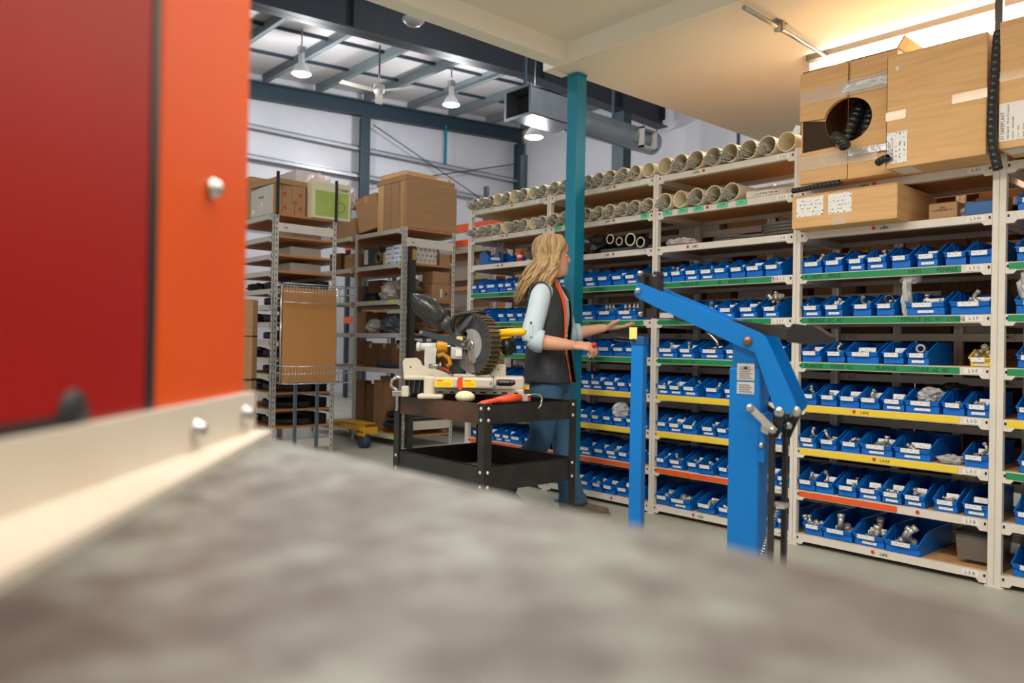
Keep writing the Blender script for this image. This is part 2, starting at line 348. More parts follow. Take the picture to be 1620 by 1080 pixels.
# strip luminaire and conduit
f = empty('strip_luminaire', (-1.2, 4.46, 2.75), label='long lit fluorescent strip luminaire on the ceiling above the big cartons', cat='luminaire')
MB().box(-1.12, 1.3, -.1, .1, -.035, 0).build('housing', mat('housing_edge', (120, 108, 92), .5), f)
MB().box(-1.11, 1.29, -.055, .055, -.075, -.035).box(-1.12, -1.11, -.06, .06, -.11, -.03).build('channel', CEIL2, f)
MB().cyl((-1.0, -.035, -.09), (1.25, -.035, -.09), .016, 12).build('tube_lamp', mat('tube_glow', (255, 246, 228), .5, emit=20), f)
MB().cyl((-1.0, .035, -.09), (1.25, .035, -.09), .016, 12).build('tube_lamp', MATS['tube_glow'], f)
m = MB().cyl((-2.17, 3.45, 2.715), (-2.2, 4.42, 2.715), .011, 10)
cdt = m.build('conduit', STEEL); tag(cdt, 'thin metal conduit crossing the low ceiling to the strip luminaire', 'conduit')
MB().box(-2.205, -2.155, 3.8, 3.82, 2.70, 2.75).box(-2.2, -2.16, 3.76, 3.86, 2.745, 2.75).cyl((-2.18, 3.78, 2.715), (-2.18, 3.84, 2.715), .016, 10).build('conduit_clamp', STEEL, cdt)
# further strip luminaires along the aisle (above the camera, outside the frame)
for (x, y) in ((-1.6, 1.5), (.6, .3), (-2.4, -1.2)):
    f = empty('strip_luminaire', (x, y, 2.87), label='aisle strip luminaire over the work bench, outside the frame', cat='luminaire', group='aisle luminaires')
    MB().box(-1.2, 1.2, -.15, .15, -.06, 0).build('housing', CEIL2, f)
# ================================================================== SHELVING
UX = [-4.767, -3.891, -2.967, -2.05, -1.123, -.2]
LV = dict(A=.042, B=.2655, C=.4833, D=.7036, E=.9234, F=1.1533, G=1.3754, H=1.5906, I=1.805, J=2.0194)
FY = 3.79; SD = .46
def upright(x, y, z1, w=.04):
    m = MB()
    m.box(x-w/2, x-.002, y, y+.028, 0, z1).box(x+.002, x+w/2, y, y+.028, 0, z1).box(x-.002, x+.002, y+.004, y+.028, 0, z1)
    m.box(x-w/2-.01, x+w/2+.01, y-.004, y+.034, 0, .006)
    return m
def beam(x0, x1, y, z, h=.036, br=True, t=.022):
    m = MB().box(x0, x1, y, y+t, z-h/2, z+h/2).box(x0, x1, y+t, y+t+.012, z-h/2, z-h/2+.006)
    if br:
        for a, b in ((x0, x0+.03), (x1-.03, x1)): m.prism([(a, z-h/2-.014), (b, z-h/2-.014), (b+(.012 if a == x0 else 0), z-h/2), (b, z+h/2), (a, z+h/2), (a-(.012 if a != x0 else 0), z-h/2)], y-.003, y+.004)
        for a in (x0+.009, x1-.009): m.box(a-.004, a+.004, y-.0045, y-.003, z-.006, z+.006, 1)
    return m
TAPEC = {}
for b in range(5):
    for l, c in zip('GFEDCB', (GREEN, GREEN, GREEN, YELLOW, YELLOW, ORANGE)): TAPEC[(b, l)] = c
TAPEC[(4, 'C')] = GREEN; del TAPEC[(4, 'B')]
LETTERS = {(3, 'G'): [(-.37, '4  ORFS'), (-.26, 'MALE'), (.12, 'ORFS'), (.26, 'FEMALE')], (3, 'F'): [(-.3, 'FEMALE  JIC  45°'), (.2, 'FEMALE  JIC  90°  LONG')],
           (3, 'E'): [(-.36, 'FLANGE'), (-.22, 'CODE  62'), (.0, 'FLANGE'), (.2, 'CODE  62  45°')], (2, 'G'): [(-.38, '45'), (-.2, 'MALE RUN'), (.0, '45'), (.12, 'FEMALE 45°'), (.34, 'TO')],
           (2, 'F'): [(-.3, 'FEMALE'), (.15, 'JIC  MALE')], (2, 'E'): [(-.28, 'FLANGE  CODE 61  45°'), (.15, 'FLANGE')], (1, 'G'): [(.0, 'JIC FEMALE')], (1, 'F'): [(.0, 'MALE  JIC')], (1, 'E'): [(.0, 'JIC  MALE')],
           (0, 'G'): [(.0, 'BSPP  FEMALE')], (0, 'F'): [(.0, 'ORFS MALE')], (0, 'E'): [(.0, 'MALE')], (4, 'G'): [(-.3, 'ORFS')], (4, 'F'): [(-.3, 'FEMALE')], (4, 'E'): [(-.3, 'CODE')]}
DOTS = {(3, 'I'): (-.12, 'L4A4'), (3, 'H'): (-.02, 'L4B4'), (3, 'A'): (0, 'L4I4'), (3, 'B'): (.1, ''), (3, 'D'): (-.1, 'L4F4'), (3, 'C'): (.0, 'L4G4'),
        (2, 'J'): (-.17, 'L3X2'), (2, 'I'): (-.14, ''), (2, 'H'): (-.17, 'L3B2'), (2, 'A'): (-.1, 'L3I3'), (1, 'J'): (.08, 'L2Y2'), (1, 'I'): (.08, 'L2A2'), (1, 'H'): (.08, 'L2B2'), (1, 'A'): (.1, ''),
        (0, 'J'): (.0, ''), (0, 'I'): (-.05, 'L1B1'), (0, 'H'): (-.1, 'L1B1')}
BAYN = ['leftmost bay of the long rack, behind the saw', 'bay just right of the teal column', 'bay behind the blue crane', 'bay under the big cartons', 'bay cut by the right picture edge']
LVN = dict(A='bottom shelf', B='orange-edged shelf', C='lower yellow shelf', D='upper yellow shelf', E='lower green shelf', F='middle green shelf', G='top green shelf', H='first shelf above the green ones', I='second shelf above the green ones', J='topmost shelf')
for b in range(5):
    x0, x1 = UX[b], UX[b+1]; xm = (x0+x1)/2; top = 2.05 if b < 3 else (1.83 if b == 3 else 1.86)
    root = empty('shelving_bay', (xm, FY, 0), label='beige steel shelving, '+BAYN[b], cat='shelving', group='bays of the long shelving rack')
    R = lambda m: rel(m, (xm, FY, 0))
    R(upright(x0, FY, top if b < 3 else 2.05 if b == 3 else 1.86, .04 if b < 4 else .052)).build('upright', BEIGE, root)
    R(upright(x0, FY+SD-.03, top)).build('upright', BEIGE, root)
    if b == 4:
        R(upright(x1, FY, top)).build('upright', BEIGE, root); R(upright(x1, FY+SD-.03, top)).build('upright', BEIGE, root)
    xa, xb = x0+.021+(.006 if b == 4 else 0), x1-.021-(.006 if b == 3 else 0)
    for l, z in LV.items():
        if l == 'J' and b > 2: continue
        bm_ = R(beam(xa, xb, FY+.002, z)).build('beam', [BEIGE, BLACK], root)
        R(beam(xa, xb, FY+SD-.024, z, br=False)).build('beam', [BEIGE, BLACK], root)
        R(MB().box(x0+.024, x1-.024, FY+.024, FY+SD-.024, z+.004, z+.019, 0)).build('shelf_board', BOARD, root)
        for xx in (x0+.022, x1-.034): R(MB().box(xx, xx+.012, FY+.03, FY+SD-.03, z-.03, z+.004)).build('side_tie', BEIGE, root)
        y = FY+.0015
        if (b, l) in TAPEC:
            xe = xb-.12 if b >= 2 else xb-.06
            if (b, l) == (3, 'B'): xe = xa+.5
            if (b, l) == (3, 'D'): xe = xb-.12
            R(MB().box(xa+.012, xe, y-.003, y-.0004, z-.014, z+.014)).build('edge_tape', TAPEC[(b, l)], bm_)
        for dx, t in LETTERS.get((b, l), []):
            place('lettering', text_mesh(t, .026, INKG), bm_, (dx, -.0022, z-.001))
        if b >= 2 or l in 'IJH':
            lx = xb-.065
            R(MB().box(lx-.035, lx+.035, y-.0036, y-.0012, z-.013, z+.013)).build('label_card', PAPER, bm_)
            place('lettering', text_mesh('L %d %s' % (b, l) if b != 4 else 'L 4 '+l, .019, INK), bm_, (lx-xm, -.0028, z))
        if (b, l) in DOTS:
            dx, t = DOTS[(b, l)]
            pre = (b, l) in ((3, 'A'), (3, 'D'), (3, 'C'), (2, 'H'), (2, 'A'), (3, 'H'))
            place('red_dot', MB().cyl((0, 0, 0), (0, -.001, 0), .0085, 12).mesh('dot', REDDOT), bm_, (dx-(.05 if pre else -.05), -.0022, z+.003))
            if t: place('lettering', text_mesh(t, .020, INK), bm_, (dx, -.0022, z))
# mint tape tags under the pipes of the second pipe shelf
t0 = [o for o in COL.objects if o.get('category') == 'shelving']
for x, s_ in ((-3.05, 'M22'), (-2.88, 'MB'), (-2.77, '5410'), (-2.66, '5514'), (-2.50, '6538'), (-2.38, '614'), (-3.8, 'M20')):
    b = 2 if x > -2.967 else 1 if x > -3.89 else 0
    root = t0[b]; xm = (UX[b]+UX[b+1])/2
    g = MB().box(-.034, .034, -.002, 0, -.014, .014).build('mint_tag', LGREEN, root, (x-xm, -.001, LV['I']+.004)); g['label'] = 'mint green tape tag with handwriting'
    place('lettering', text_mesh(s_, .018, INKG), g, (0, -.0021, 0))
# black bar extensions above the right posts
tag(MB().box(-1.142, -1.112, 3.76, 3.785, 1.9, 2.56).build('steel_bar', mat('grey_bar', (92, 90, 88), .4, .5)), 'narrow grey steel bar sticking up beside the big carton', 'bar')
# second rack behind the first: seen only through the gaps
rb = empty('rear_rack', (-2.5, 4.5, 0), label='beige steel rack standing behind the bin shelves, seen through the gaps', cat='shelving')
R = lambda m: rel(m, (-2.5, 4.5, 0))
for x in (-4.9, -3.9, -3.4, -2.5, -1.75, -1.45, -.6, .2):
    R(upright(x, 4.3, 2.0)).build('upright', BEIGE, rb); R(upright(x, 4.75, 2.0)).build('upright', BEIGE, rb)
for z in (.12, .36, .62, .86, 1.08, 1.3, 1.53, 1.74, 1.97):
    o = R(MB().box(-4.9, .2, 4.29, 4.31, z-.02, z+.018)).build('beam', BEIGE, rb); R(MB().box(-4.9, .2, 4.31, 4.78, z+.0, z+.016)).build('shelf_board', BOARD, rb)
    if .8 < z < 1.6:
        for x, t in ((-1.25, '3AB'), (-1.22, '3AC'), (-1.98, '3SC'), (-3.15, '2AB')):
            place('lettering', text_mesh(t, .03, INK), o, (x+2.5, -.2115, z))
for i, x in enumerate((-4.9, -3.88, -2.86, -1.84, -.82)): R(MB().box(x+.003, x+1.017, 4.785, 4.79, .38, 1.95)).build('shade_backing', CARDK, rb)  # dark sheets added behind the rack so its gaps look shaded
# blue bins on the rear rack, their backs turned, and cartons
# ================================================================== BINS
ROWS = {
(3,'G'):[(-2.027,-1.926),(-1.906,-1.812),(-1.788,-1.703),(-1.691,-1.598),(-1.575,-1.49),(-1.465,-1.372),(-1.345,-1.256),(-1.246,-1.152)],
(3,'F'):[(-2.023,-1.927),(-1.9,-1.809),(-1.759,-1.671),(-1.647,-1.56),(-1.504,-1.34),(-1.317,-1.156)],
(3,'E'):[(-2.019,-1.919),(-1.889,-1.796),(-1.784,-1.631),(-1.611,-1.517),(-1.501,-1.409),(-1.238,-1.14)],
(3,'D'):[(-2.029,-1.942),(-1.921,-1.832),(-1.821,-1.725),(-1.717,-1.62),(-1.608,-1.51),(-1.503,-1.355),(-1.343,-1.254),(-1.243,-1.15)],
(3,'C'):[(-2.032,-1.937),(-1.917,-1.828),(-1.808,-1.722),(-1.71,-1.56),(-1.548,-1.393),(-1.25,-1.153)],
(3,'B'):[(-2.033,-1.938),(-1.934,-1.842),(-1.82,-1.723),(-1.715,-1.614),(-1.606,-1.513),(-1.505,-1.412),(-1.373,-1.276),(-1.252,-1.15)],
(3,'A'):[(-1.996,-1.902),(-1.897,-1.746),(-1.737,-1.594),(-1.586,-1.432)],
(2,'G'):[(-2.947,-2.861),(-2.852,-2.762),(-2.753,-2.661),(-2.656,-2.56),(-2.553,-2.464),(-2.458,-2.363),(-2.355,-2.255),(-2.239,-2.143)],
(2,'F'):[(-2.942,-2.86),(-2.851,-2.754),(-2.742,-2.651),(-2.635,-2.542),(-2.525,-2.43),(-2.391,-2.288),(-2.247,-2.153)],
(2,'E'):[(-2.956,-2.804),(-2.788,-2.686),(-2.643,-2.489),(-2.473,-2.375),(-2.344,-2.255),(-2.216,-2.131)],
(2,'D'):[(-2.951,-2.859),(-2.854,-2.759),(-2.753,-2.654),(-2.604,-2.506),(-2.476,-2.401),(-2.381,-2.31),(-2.295,-2.217),(-2.198,-2.099)],
(2,'C'):[(-2.951,-2.86),(-2.854,-2.763),(-2.757,-2.66),(-2.627,-2.534),(-2.518,-2.438),(-2.418,-2.336),(-2.316,-2.227),(-2.194,-2.104)],
(2,'B'):[(-2.95,-2.866),(-2.845,-2.753),(-2.722,-2.64),(-2.637,-2.538),(-2.506,-2.435),(-2.419,-2.35),(-2.32,-2.245),(-2.224,-2.152),(-2.145,-2.075)],
(2,'A'):[(-2.953,-2.844),(-2.836,-2.686),(-2.644,-2.534),(-2.501,-2.422),(-2.315,-2.241),(-2.227,-2.155),(-2.144,-2.078)],
(1,'G'):[(-3.785,-3.685),(-3.66,-3.572),(-3.556,-3.454),(-3.439,-3.333),(-3.319,-3.217),(-3.212,-3.114)],
(1,'F'):[(-3.86,-3.752),(-3.722,-3.605),(-3.579,-3.456),(-3.442,-3.287),(-3.28,-3.12)],
(1,'E'):[(-3.828,-3.707),(-3.687,-3.59),(-3.574,-3.498),(-3.439,-3.313),(-3.304,-3.199),(-3.191,-3.107),(-3.09,-3.024)],
(1,'D'):[(-3.822,-3.721),(-3.701,-3.594),(-3.569,-3.486),(-3.478,-3.383),(-3.376,-3.272),(-3.258,-3.172),(-3.166,-3.085),(-3.077,-3.012)],
(1,'C'):[(-3.817,-3.696),(-3.676,-3.579),(-3.569,-3.481),(-3.471,-3.387),(-3.374,-3.294),(-3.281,-3.19),(-3.181,-3.097),(-3.084,-3.015)],
(1,'B'):[(-3.822,-3.71),(-3.691,-3.597),(-3.577,-3.47),(-3.446,-3.351),(-3.342,-3.245),(-3.236,-3.147),(-3.134,-3.051)],
(1,'A'):[(-3.806,-3.685),(-3.675,-3.568),(-3.553,-3.47),(-3.461,-3.373),(-3.36,-3.266),(-3.252,-3.154),(-3.141,-3.054)],
(0,'G'):[(-4.773,-4.667),(-4.659,-4.587),(-4.577,-4.44),(-4.428,-4.352),(-4.348,-4.266),(-4.254,-4.176),(-4.164,-4.082),(-4.07,-3.99)],
(0,'F'):[(-4.702,-4.61),(-4.605,-4.518),(-4.428,-4.346),(-4.321,-4.23),(-4.22,-4.146),(-4.134,-4.053),(-4.041,-3.962)],
(0,'E'):[(-4.753,-4.671),(-4.657,-4.577),(-4.564,-4.473),(-4.46,-4.371),(-4.327,-4.242),(-4.223,-4.152),(-4.14,-4.058),(-4.047,-3.967)],
(0,'D'):[(-4.746,-4.664),(-4.657,-4.577),(-4.564,-4.473),(-4.46,-4.371),(-4.352,-4.266),(-4.254,-4.17),(-4.152,-4.064),(-4.052,-3.973)],
(0,'C'):[(-4.74,-4.658),(-4.651,-4.571),(-4.558,-4.467),(-4.454,-4.365),(-4.346,-4.26),(-4.248,-4.164),(-4.146,-4.058),(-4.047,-3.967)],
(0,'B'):[(-4.698,-4.583),(-4.57,-4.459),(-4.447,-4.363),(-4.354,-4.265),(-4.258,-4.144),(-4.11,-4.044),(-4.022,-3.926)],
(0,'A'):[(-4.704,-4.577),(-4.552,-4.453),(-4.441,-4.345),(-4.333,-4.24),(-4.217,-4.104),(-4.049,-3.941)],
}

BINM = {}
def bin_mesh(w, d, h, M=BLUEBIN):
    k = (w, d, h, M.name)
    if k in BINM: return BINM[k]
    t = .0028; lipb = h*.30; lip = h*.52; m = MB()
    m.box(0, w, .012, d, 0, t).box(0, w, d-t, d, 0, h*.97)
    side = [(.012, 0), (.012, lipb), (0, lipb+.006), (-.004, lip), (min(.5*d, .11), h), (d, h), (d, 0)]
    for x in (0, w-t): m.prism(side, x, x+t, ax='X')
    m.box(0, w, .012, .012+t, 0, lipb).prism([(.012, lipb), (0, lipb+.006), (-.004, lip), (-.001, lip), (.003, lipb+.007), (.015, lipb)], 0, w, ax='X')
    m.box(0, w, -.007, -.001, lip-.004, lip+.001)
    for x in (-.003, w-t): m.prism([(min(.5*d, .11), h-.004), (d, h-.004), (d, h+.001), (min(.5*d, .11), h+.001)], x, x+t+.003, ax='X'); m.prism([(-.006, lip-.003), (min(.5*d, .11), h-.003), (min(.5*d, .11), h+.001), (-.006, lip+.002)], x, x+t+.003, ax='X')
    for q in range(3):
        y = .11+q*(d-.13)/3
        for x in (t, w-2*t): m.box(x, x+t*.9, y, y+.006, .01, h-.006)
    BINM[k] = m.mesh('bin', M); return BINM[k]
CARDM = {}
def card_mesh(w, h, tilt):
    k = (w, h, tilt)
    if k not in CARDM: CARDM[k] = MB().prism([(-.0012, -h/2), (.0, -h/2), (tilt*h, h/2), (tilt*h-.0012, h/2)], -w/2, w/2, ax='X').mesh('card', CARDLBL)
    return CARDM[k]
HB = dict(A=.105, B=.105, C=.100, D=.105, E=.105, F=.110, G=.112)
BSHORT = ['leftmost bay behind the saw', 'bay right of teal column', 'bay behind blue crane', 'bay under big cartons', 'bay at right picture edge']
ELB = MB().tube([(0, 0, 0), (.02, 0, 0), (.032, 0, .006), (.038, 0, .018), (.038, 0, .034)], .009, 8).cyl((-.008, 0, 0), (.004, 0, 0), .013, 6).cyl((.038, 0, .03), (.038, 0, .042), .012, 6).mesh('elbow', ZINC)
NIP = MB().cyl((-.022, 0, 0), (.022, 0, 0), .008, 8).cyl((-.006, 0, 0), (.006, 0, 0), .013, 6).cyl((.014, 0, 0), (.024, 0, 0), .0095, 8).mesh('nipple', ZINC)
CAPF = MB().cyl((0, 0, -.01), (0, 0, .01), .014, 12).cyl((0, 0, -.012), (0, 0, -.004), .018, 6).cyl((0, 0, .01), (0, 0, .014), .008, 8).mesh('cap', mat('galvanised', (176, 170, 160), .4, .5, n=.4, ns=60, rgb2=(140, 134, 126)))
REDC = MB().cyl((0, 0, -.008), (0, 0, .008), .013, 12).cyl((0, 0, .008), (0, 0, .012), .008, 12).mesh('red_cap', mat('red_plastic', (214, 50, 36), .35))
random.seed(11); PILE = []
for kk in range(3):
    pm = MB()
    for q in range(16):
        Mx = Matrix.Translation((random.uniform(-.028, .028), random.uniform(-.05, .05), random.uniform(0, .018))) @ Matrix.Rotation(random.uniform(0, 6), 4, 'Z') @ Matrix.Rotation(random.uniform(-.8, .8), 4, 'Y')
        a, b_ = Mx @ Vector((-.018, 0, 0)), Mx @ Vector((.018, 0, 0)); pm.tube([a, a.lerp(b_, .35), a.lerp(b_, .36), a.lerp(b_, .6), a.lerp(b_, .61), b_], [.006, .006, .009, .009, .006, .006], 6)
    PILE.append(pm.mesh('pile', mat('mixed_metal', (150, 146, 140), .35, .8, n=.6, ns=90, rgb2=(86, 84, 82))))
nfit = 0
DEEP = {(3, 'A', 2): 1, (3, 'A', 3): 1, (3, 'C', 4): 1}
BINS = {}
def make_bin(b, l, i, x0, x1, z, y=None, nfits=0, M=BLUEBIN, label=None, heap=True, d=None, h=None):
    global nfit
    w = round(max(.07, x1-x0)/.004)*.004; h = h or HB[l]
    d = d or (.40 if w > .13 and l in 'AC' else .34 if l in 'ABC' else .30)
    y = FY+.004+random.uniform(0, .012) if y is None else y
    o = place('storage_bin', bin_mesh(w, d, h, M), None, (x0, y, z), (0, 0, random.uniform(-.02, .02)))
    rl = len(ROWS[(b, l)]) if (b, l) in ROWS else 99; frm = 'right' if b == 1 and not label else 'left'; oi = ORD[rl-1-i] if frm == 'right' else ORD[i]
    tag(o, label or 'blue bin, %s from %s, %s, %s' % (oi, frm, LVN[l], BSHORT[b]), 'bin', 'blue bins of the long rack' if M is BLUEBIN else None)
    place('label_card', card_mesh(round(min(w*.66, .085), 3), .020, -.15), o, (w*random.uniform(.42, .5), -.0045, h*.42), (0, 0, random.uniform(-.02, .02)))
    if random.random() < .35: place('label_card', card_mesh(round(min(w*.6, .07), 3), .012, 0), o, (w*.5, .011, h*.15))
    if random.random() < .62: place('divider_card', card_mesh(round(w*.55, 3), .024, .3), o, (w*random.uniform(.45, .62), random.uniform(.06, .1), h*.62))
    where = '%s bin%s, %s, %s' % (oi, ' from right' if frm == 'right' else '', LVN[l], BSHORT[b])
    if heap and not label:
        p = place('fittings_heap', random.choice(PILE), None, (x0+w/2, y+.10, z+.012), (0, 0, random.choice([0, pi])), (min(1.6, w/.1), 1.2, 1.1))
        tag(p, 'small metal fittings in %s' % where, 'fittings', kind='stuff')
    for q in range(nfits):
        if nfit >= 290: break
        nfit += 1
        red = (b, l, i) in ((3, 'G', 1), (3, 'G', 4), (3, 'E', 0))
        me = REDC if red else random.choice([ELB, NIP, CAPF, NIP, ELB]); s = .85 if w < .12 else 1.1
        if l == 'A': s *= 1.4
        ff = place('pipe_fitting', me, None, (x0+w*(.25+.5*((q+.5)/nfits)), y+.045+random.uniform(0, .05), z+.045+random.uniform(0, .012)), (random.uniform(-.7, .7), random.uniform(-.7, .7), random.uniform(0, 6)), (s, s, s))
        tag(ff, ('red plastic cap in %s' if red else 'metal fitting in %s') % where, 'cap' if red else 'fitting', 'fittings in '+where)
    BINS[(b, l, i)] = o
    return o
random.seed(5)
for (b, l), rr in ROWS.items():
    z = LV[l]+.0195; lo, hi = UX[b]+.026, UX[b+1]-.028
    for i, (a, c) in enumerate(rr):
        a = max(a, lo); c = min(c, hi)
        if (b, l, i) == (3, 'E', 5):
            make_bin(b, l, i, a+.005, c, z, M=YELBIN, h=.075, label='small yellow bin with cap shaped fittings, lower green shelf, bay under big cartons', nfits=0, d=.14)
            for q in range(5):
                f = place('pipe_fitting', CAPF, None, (a+.02+q*.016, FY+.05+.02*(q % 2), z+.05+.018*(q % 3)), (random.uniform(-1, 1), random.uniform(-1, 1), 0), (.9, .9, .9)); tag(f, 'pale cap shaped fitting in the small yellow bin', 'fitting', 'fittings in the yellow bin')
            continue
        n = {3: 3, 2: 2, 1: 1, 0: 0}[b]
        if (b, l, i) in ((3, 'G', 5), (3, 'G', 2), (3, 'E', 3), (3, 'B', 7)): n = 0
        if random.random() < .25: n = max(0, n-1)
        make_bin(b, l, i, a, c, z, nfits=n, heap=(b >= 1 or random.random() < .4))
# bay cut by the right picture edge
for l, xs in dict(G=[-1.06, -.95, -.84, -.73, -.62, -.51, -.4, -.3], F=[-1.06, -.88, -.7, -.5, -.4], E=[-1.05, -.93, -.82, -.7, -.55, -.4], D=[-1.05, -.93, -.82, -.7, -.6, -.45], C=[-1.04, -.93, -.8, -.68, -.5], B=[-1.05, -.93, -.8, -.65, -.45], A=[-1.06, -.9, -.72, -.5]).items():
    for i, x in enumerate(xs): make_bin(4, l, i, x, min(x+(.10 if l not in 'FA' else .15), UX[5]-.03), LV[l]+.0195, nfits=2 if i < 2 else 0)
make_bin(4, 'G', 0, -1.06, -.93, LV['H']+.0195, label='blue bin on white shelf directly right of hanging black hose', h=.1)
# ================================================================== PVC PIPES, RODS, CARTONS ON THE LONG RACK
random.seed(21)
PIPEM = {}
def pipe_mesh(r, L):
    k = (r, L)
    if k not in PIPEM: PIPEM[k] = MB().pipe((0, 0, 0), (0, L, 0), r, r-.0035, 28).mesh('pipe', PVC)
    return PIPEM[k]
RODM = []
for kk in range(3):
    m = MB()
    k = 0
    for q in range(11+kk*3):
        a = q*2.4; rr = .0046*sqrt(q)*1.25+.001
        x, z = rr*cos(a)*1.4, rr*sin(a)*1.1+.022; y0 = -.05+random.uniform(-.01, .02)
        m.cyl((x, y0, z), (x*.9, y0+.22, z), .0048, 6, 0)
        m.cyl((x, y0-.0006, z), (x, y0-.0001, z), .0036, 6, 1)
    m.tube([(.027*cos(t*pi/6), .0, .022+.021*sin(t*pi/6)) for t in range(13)], .0012, 4, 0, cap=False)
    RODM.append(m.mesh('rods', [ZINC, BLACK]))
PI_ = 0
def pvc_row(b, l, xs, r, skip=(), name=''):
    for i, x in enumerate(xs):
        z = LV[l]+.0195+r
        L = .40
        o = place('pvc_pipe', pipe_mesh(r, L), None, (x, FY-.012+random.uniform(-.008, .006), z), (0, 0, random.uniform(-.015, .015)))
        tag(o, 'cream plastic pipe, %s from left, %s, %s' % (ORD[i] if i < 10 else 'last', 'upper pipe shelf' if l == 'J' else 'lower pipe shelf', BSHORT[b]), 'pipe', 'cream pipes on the rack')
        if i not in skip:
            q = place('rod_bundle', random.choice(RODM), None, (x-r*.3, FY-.012, LV[l]+.0195+.006+r*.08), (0, random.uniform(-.4, .4), random.uniform(.05, .2)))
            tag(q, 'metal rods in %s cream pipe, %s, %s' % (ORD[i] if i < 10 else 'last', 'upper pipe shelf' if l == 'J' else 'lower pipe shelf', BSHORT[b]), 'rods', 'rod bundles in the pipes')
def spread(a, b, n): return [a+(b-a)*i/(n-1) for i in range(n)]
pvc_row(2, 'J', spread(-2.90, -2.11, 8), .052, (0, 7))
pvc_row(2, 'I', spread(-2.89, -2.44, 5), .050, (1,))
pvc_row(1, 'J', spread(-3.83, -3.02, 9), .046, (8,))
pvc_row(1, 'I', spread(-3.83, -3.02, 9), .044, ())
pvc_row(0, 'J', spread(-4.71, -3.95, 9), .044, (3, 5, 7))
pvc_row(0, 'I', spread(-4.71, -3.95, 9), .042, (4, 7))
# black and beige hose ends, bay right of teal column, white shelf H
zH = LV['H']+.0195
BLKH = mat('black_hose', (30, 32, 34), .45)
for i, (x, dz, r, cr, lab) in enumerate(((-3.30, .075, .030, 0, 'black hose with pale rim, upper left of four hose ends'), (-3.225, .055, .026, 0, 'smaller black hose with pale rim, second of four hose ends'), (-3.135, .058, .040, 0, 'largest black hose with pale rim, third of four hose ends'), (-3.055, .034, .032, 1, 'open black and tan hose end next to the upright, lowest of four'))):
    o = empty('hose', (x, FY-.03, zH+dz), label=lab, cat='hose', group='hose ends by the upright')
    m = MB(); L = .42; m.pipe((0, 0, 0), (0, L, 0), r, r*.78, 24); m.v = [(a, c, d-max(0, c)*0.08) for a, c, d in m.v]; m.build('hose_tube', BLKH, o)
    MB().pipe((0, -.003, 0), (0, .002, 0), r*1.02, r*.80, 24).build('hose_rim', mat('hose_rim', (196, 184, 150), .5), o)
tag(MB().rbox(-3.42, -3.0, FY+.01, FY+.35, zH, zH+.022, .008).build('hose_tray', mat('slate_pad', (70, 80, 88), .6)), 'flat slate coloured pad under the black hose ends', 'pad')
def crumple(name, c, s, M, lab, cat='bag', seed=0, parent=None, jit=.22, kind=None):
    random.seed(seed); m = MB().blob((0, 0, 0), s, 16, 11, jit=jit, flat=True); m.v = [(a, b, max(-s[2]*.85, z)) for a, b, z in m.v]
    o = m.build(name, M, None, (c[0], c[1], c[2]+s[2]*.86)); return tag(o, lab, cat, kind=kind)
BAGC = mat('clear_bag', (226, 226, 224), .12, alpha=.6, bump=.8, bs=18)
BAGB = mat('black_bag', (38, 38, 40), .3, bump=.8, bs=20)
crumple('plastic_bag', (-3.52, FY+.12, zH), (.12, .1, .07), BAGB, 'crumpled black bag on white shelf right of teal column', seed=3)
# coiled hoses and clear bag, bay 2 shelf H
HOSE = mat('grey_hose', (92, 90, 84), .4, bump=.3, bs=90)
for i, (x, y, r, n, lab) in enumerate(((-2.42, 3.98, .13, 1, 'flat single coil of grey hose lying left on the shelf'), (-2.58, 4.0, .10, 2, 'small grey hose coil beside the clear bag'), (-2.22, 3.97, .12, 4, 'tall stacked coil of grey hose next to the upright'), (-2.14, 4.08, .07, 2, 'short coil of pale hose behind the tall coil'))):
    m = MB(); pts = []
    for t in range(n*18+1):
        a = t*2*pi/18; pts.append((r*cos(a)*(1+.03*sin(t)), r*.62*sin(a), .012+.018*t/18))
    m.tube(pts, .011, 6); tag(m.build('hose_coil', HOSE, None, (min(x, -2.085-r) if r > .1 else x, y, zH)), lab, 'hose', 'hose coils under the pipes')
crumple('plastic_bag', (-2.84, FY+.10, zH), (.09, .08, .028), BAGC, 'clear plastic bag of small parts, left end of hose coil shelf', seed=5)
# long carton + yellow roll right of pipes on level I
zI = LV['I']+.0195
o = empty('long_carton', (-2.235, FY+.10, zI), rz=.12, label='worn white and brown flat carton beside the lower cream pipes', cat='carton')
MB().rbox(-.13, .14, -.08, .1, 0, .04, .003).build('carton_body', mat('worn_white_card', (214, 206, 194), .7, n=.6, ns=12, rgb2=(150, 120, 90)), o)
MB().box(-.08, .05, -.0812, -.08, .012, .03).build('carton_print', printed('print_rows', (210, 204, 196), (70, 66, 66), 60), o)
m = MB(); m.tube([(.07*cos(t*pi/10), .07*sin(t*pi/10), .014) for t in range(21)], .014, 8, cap=False)
tag(m.build('tan_hose_coil', mat('tan_hose', (206, 160, 96), .5), None, (-2.30, FY+.30, zI+.005)), 'tan hose coil behind the flat white carton', 'hose')
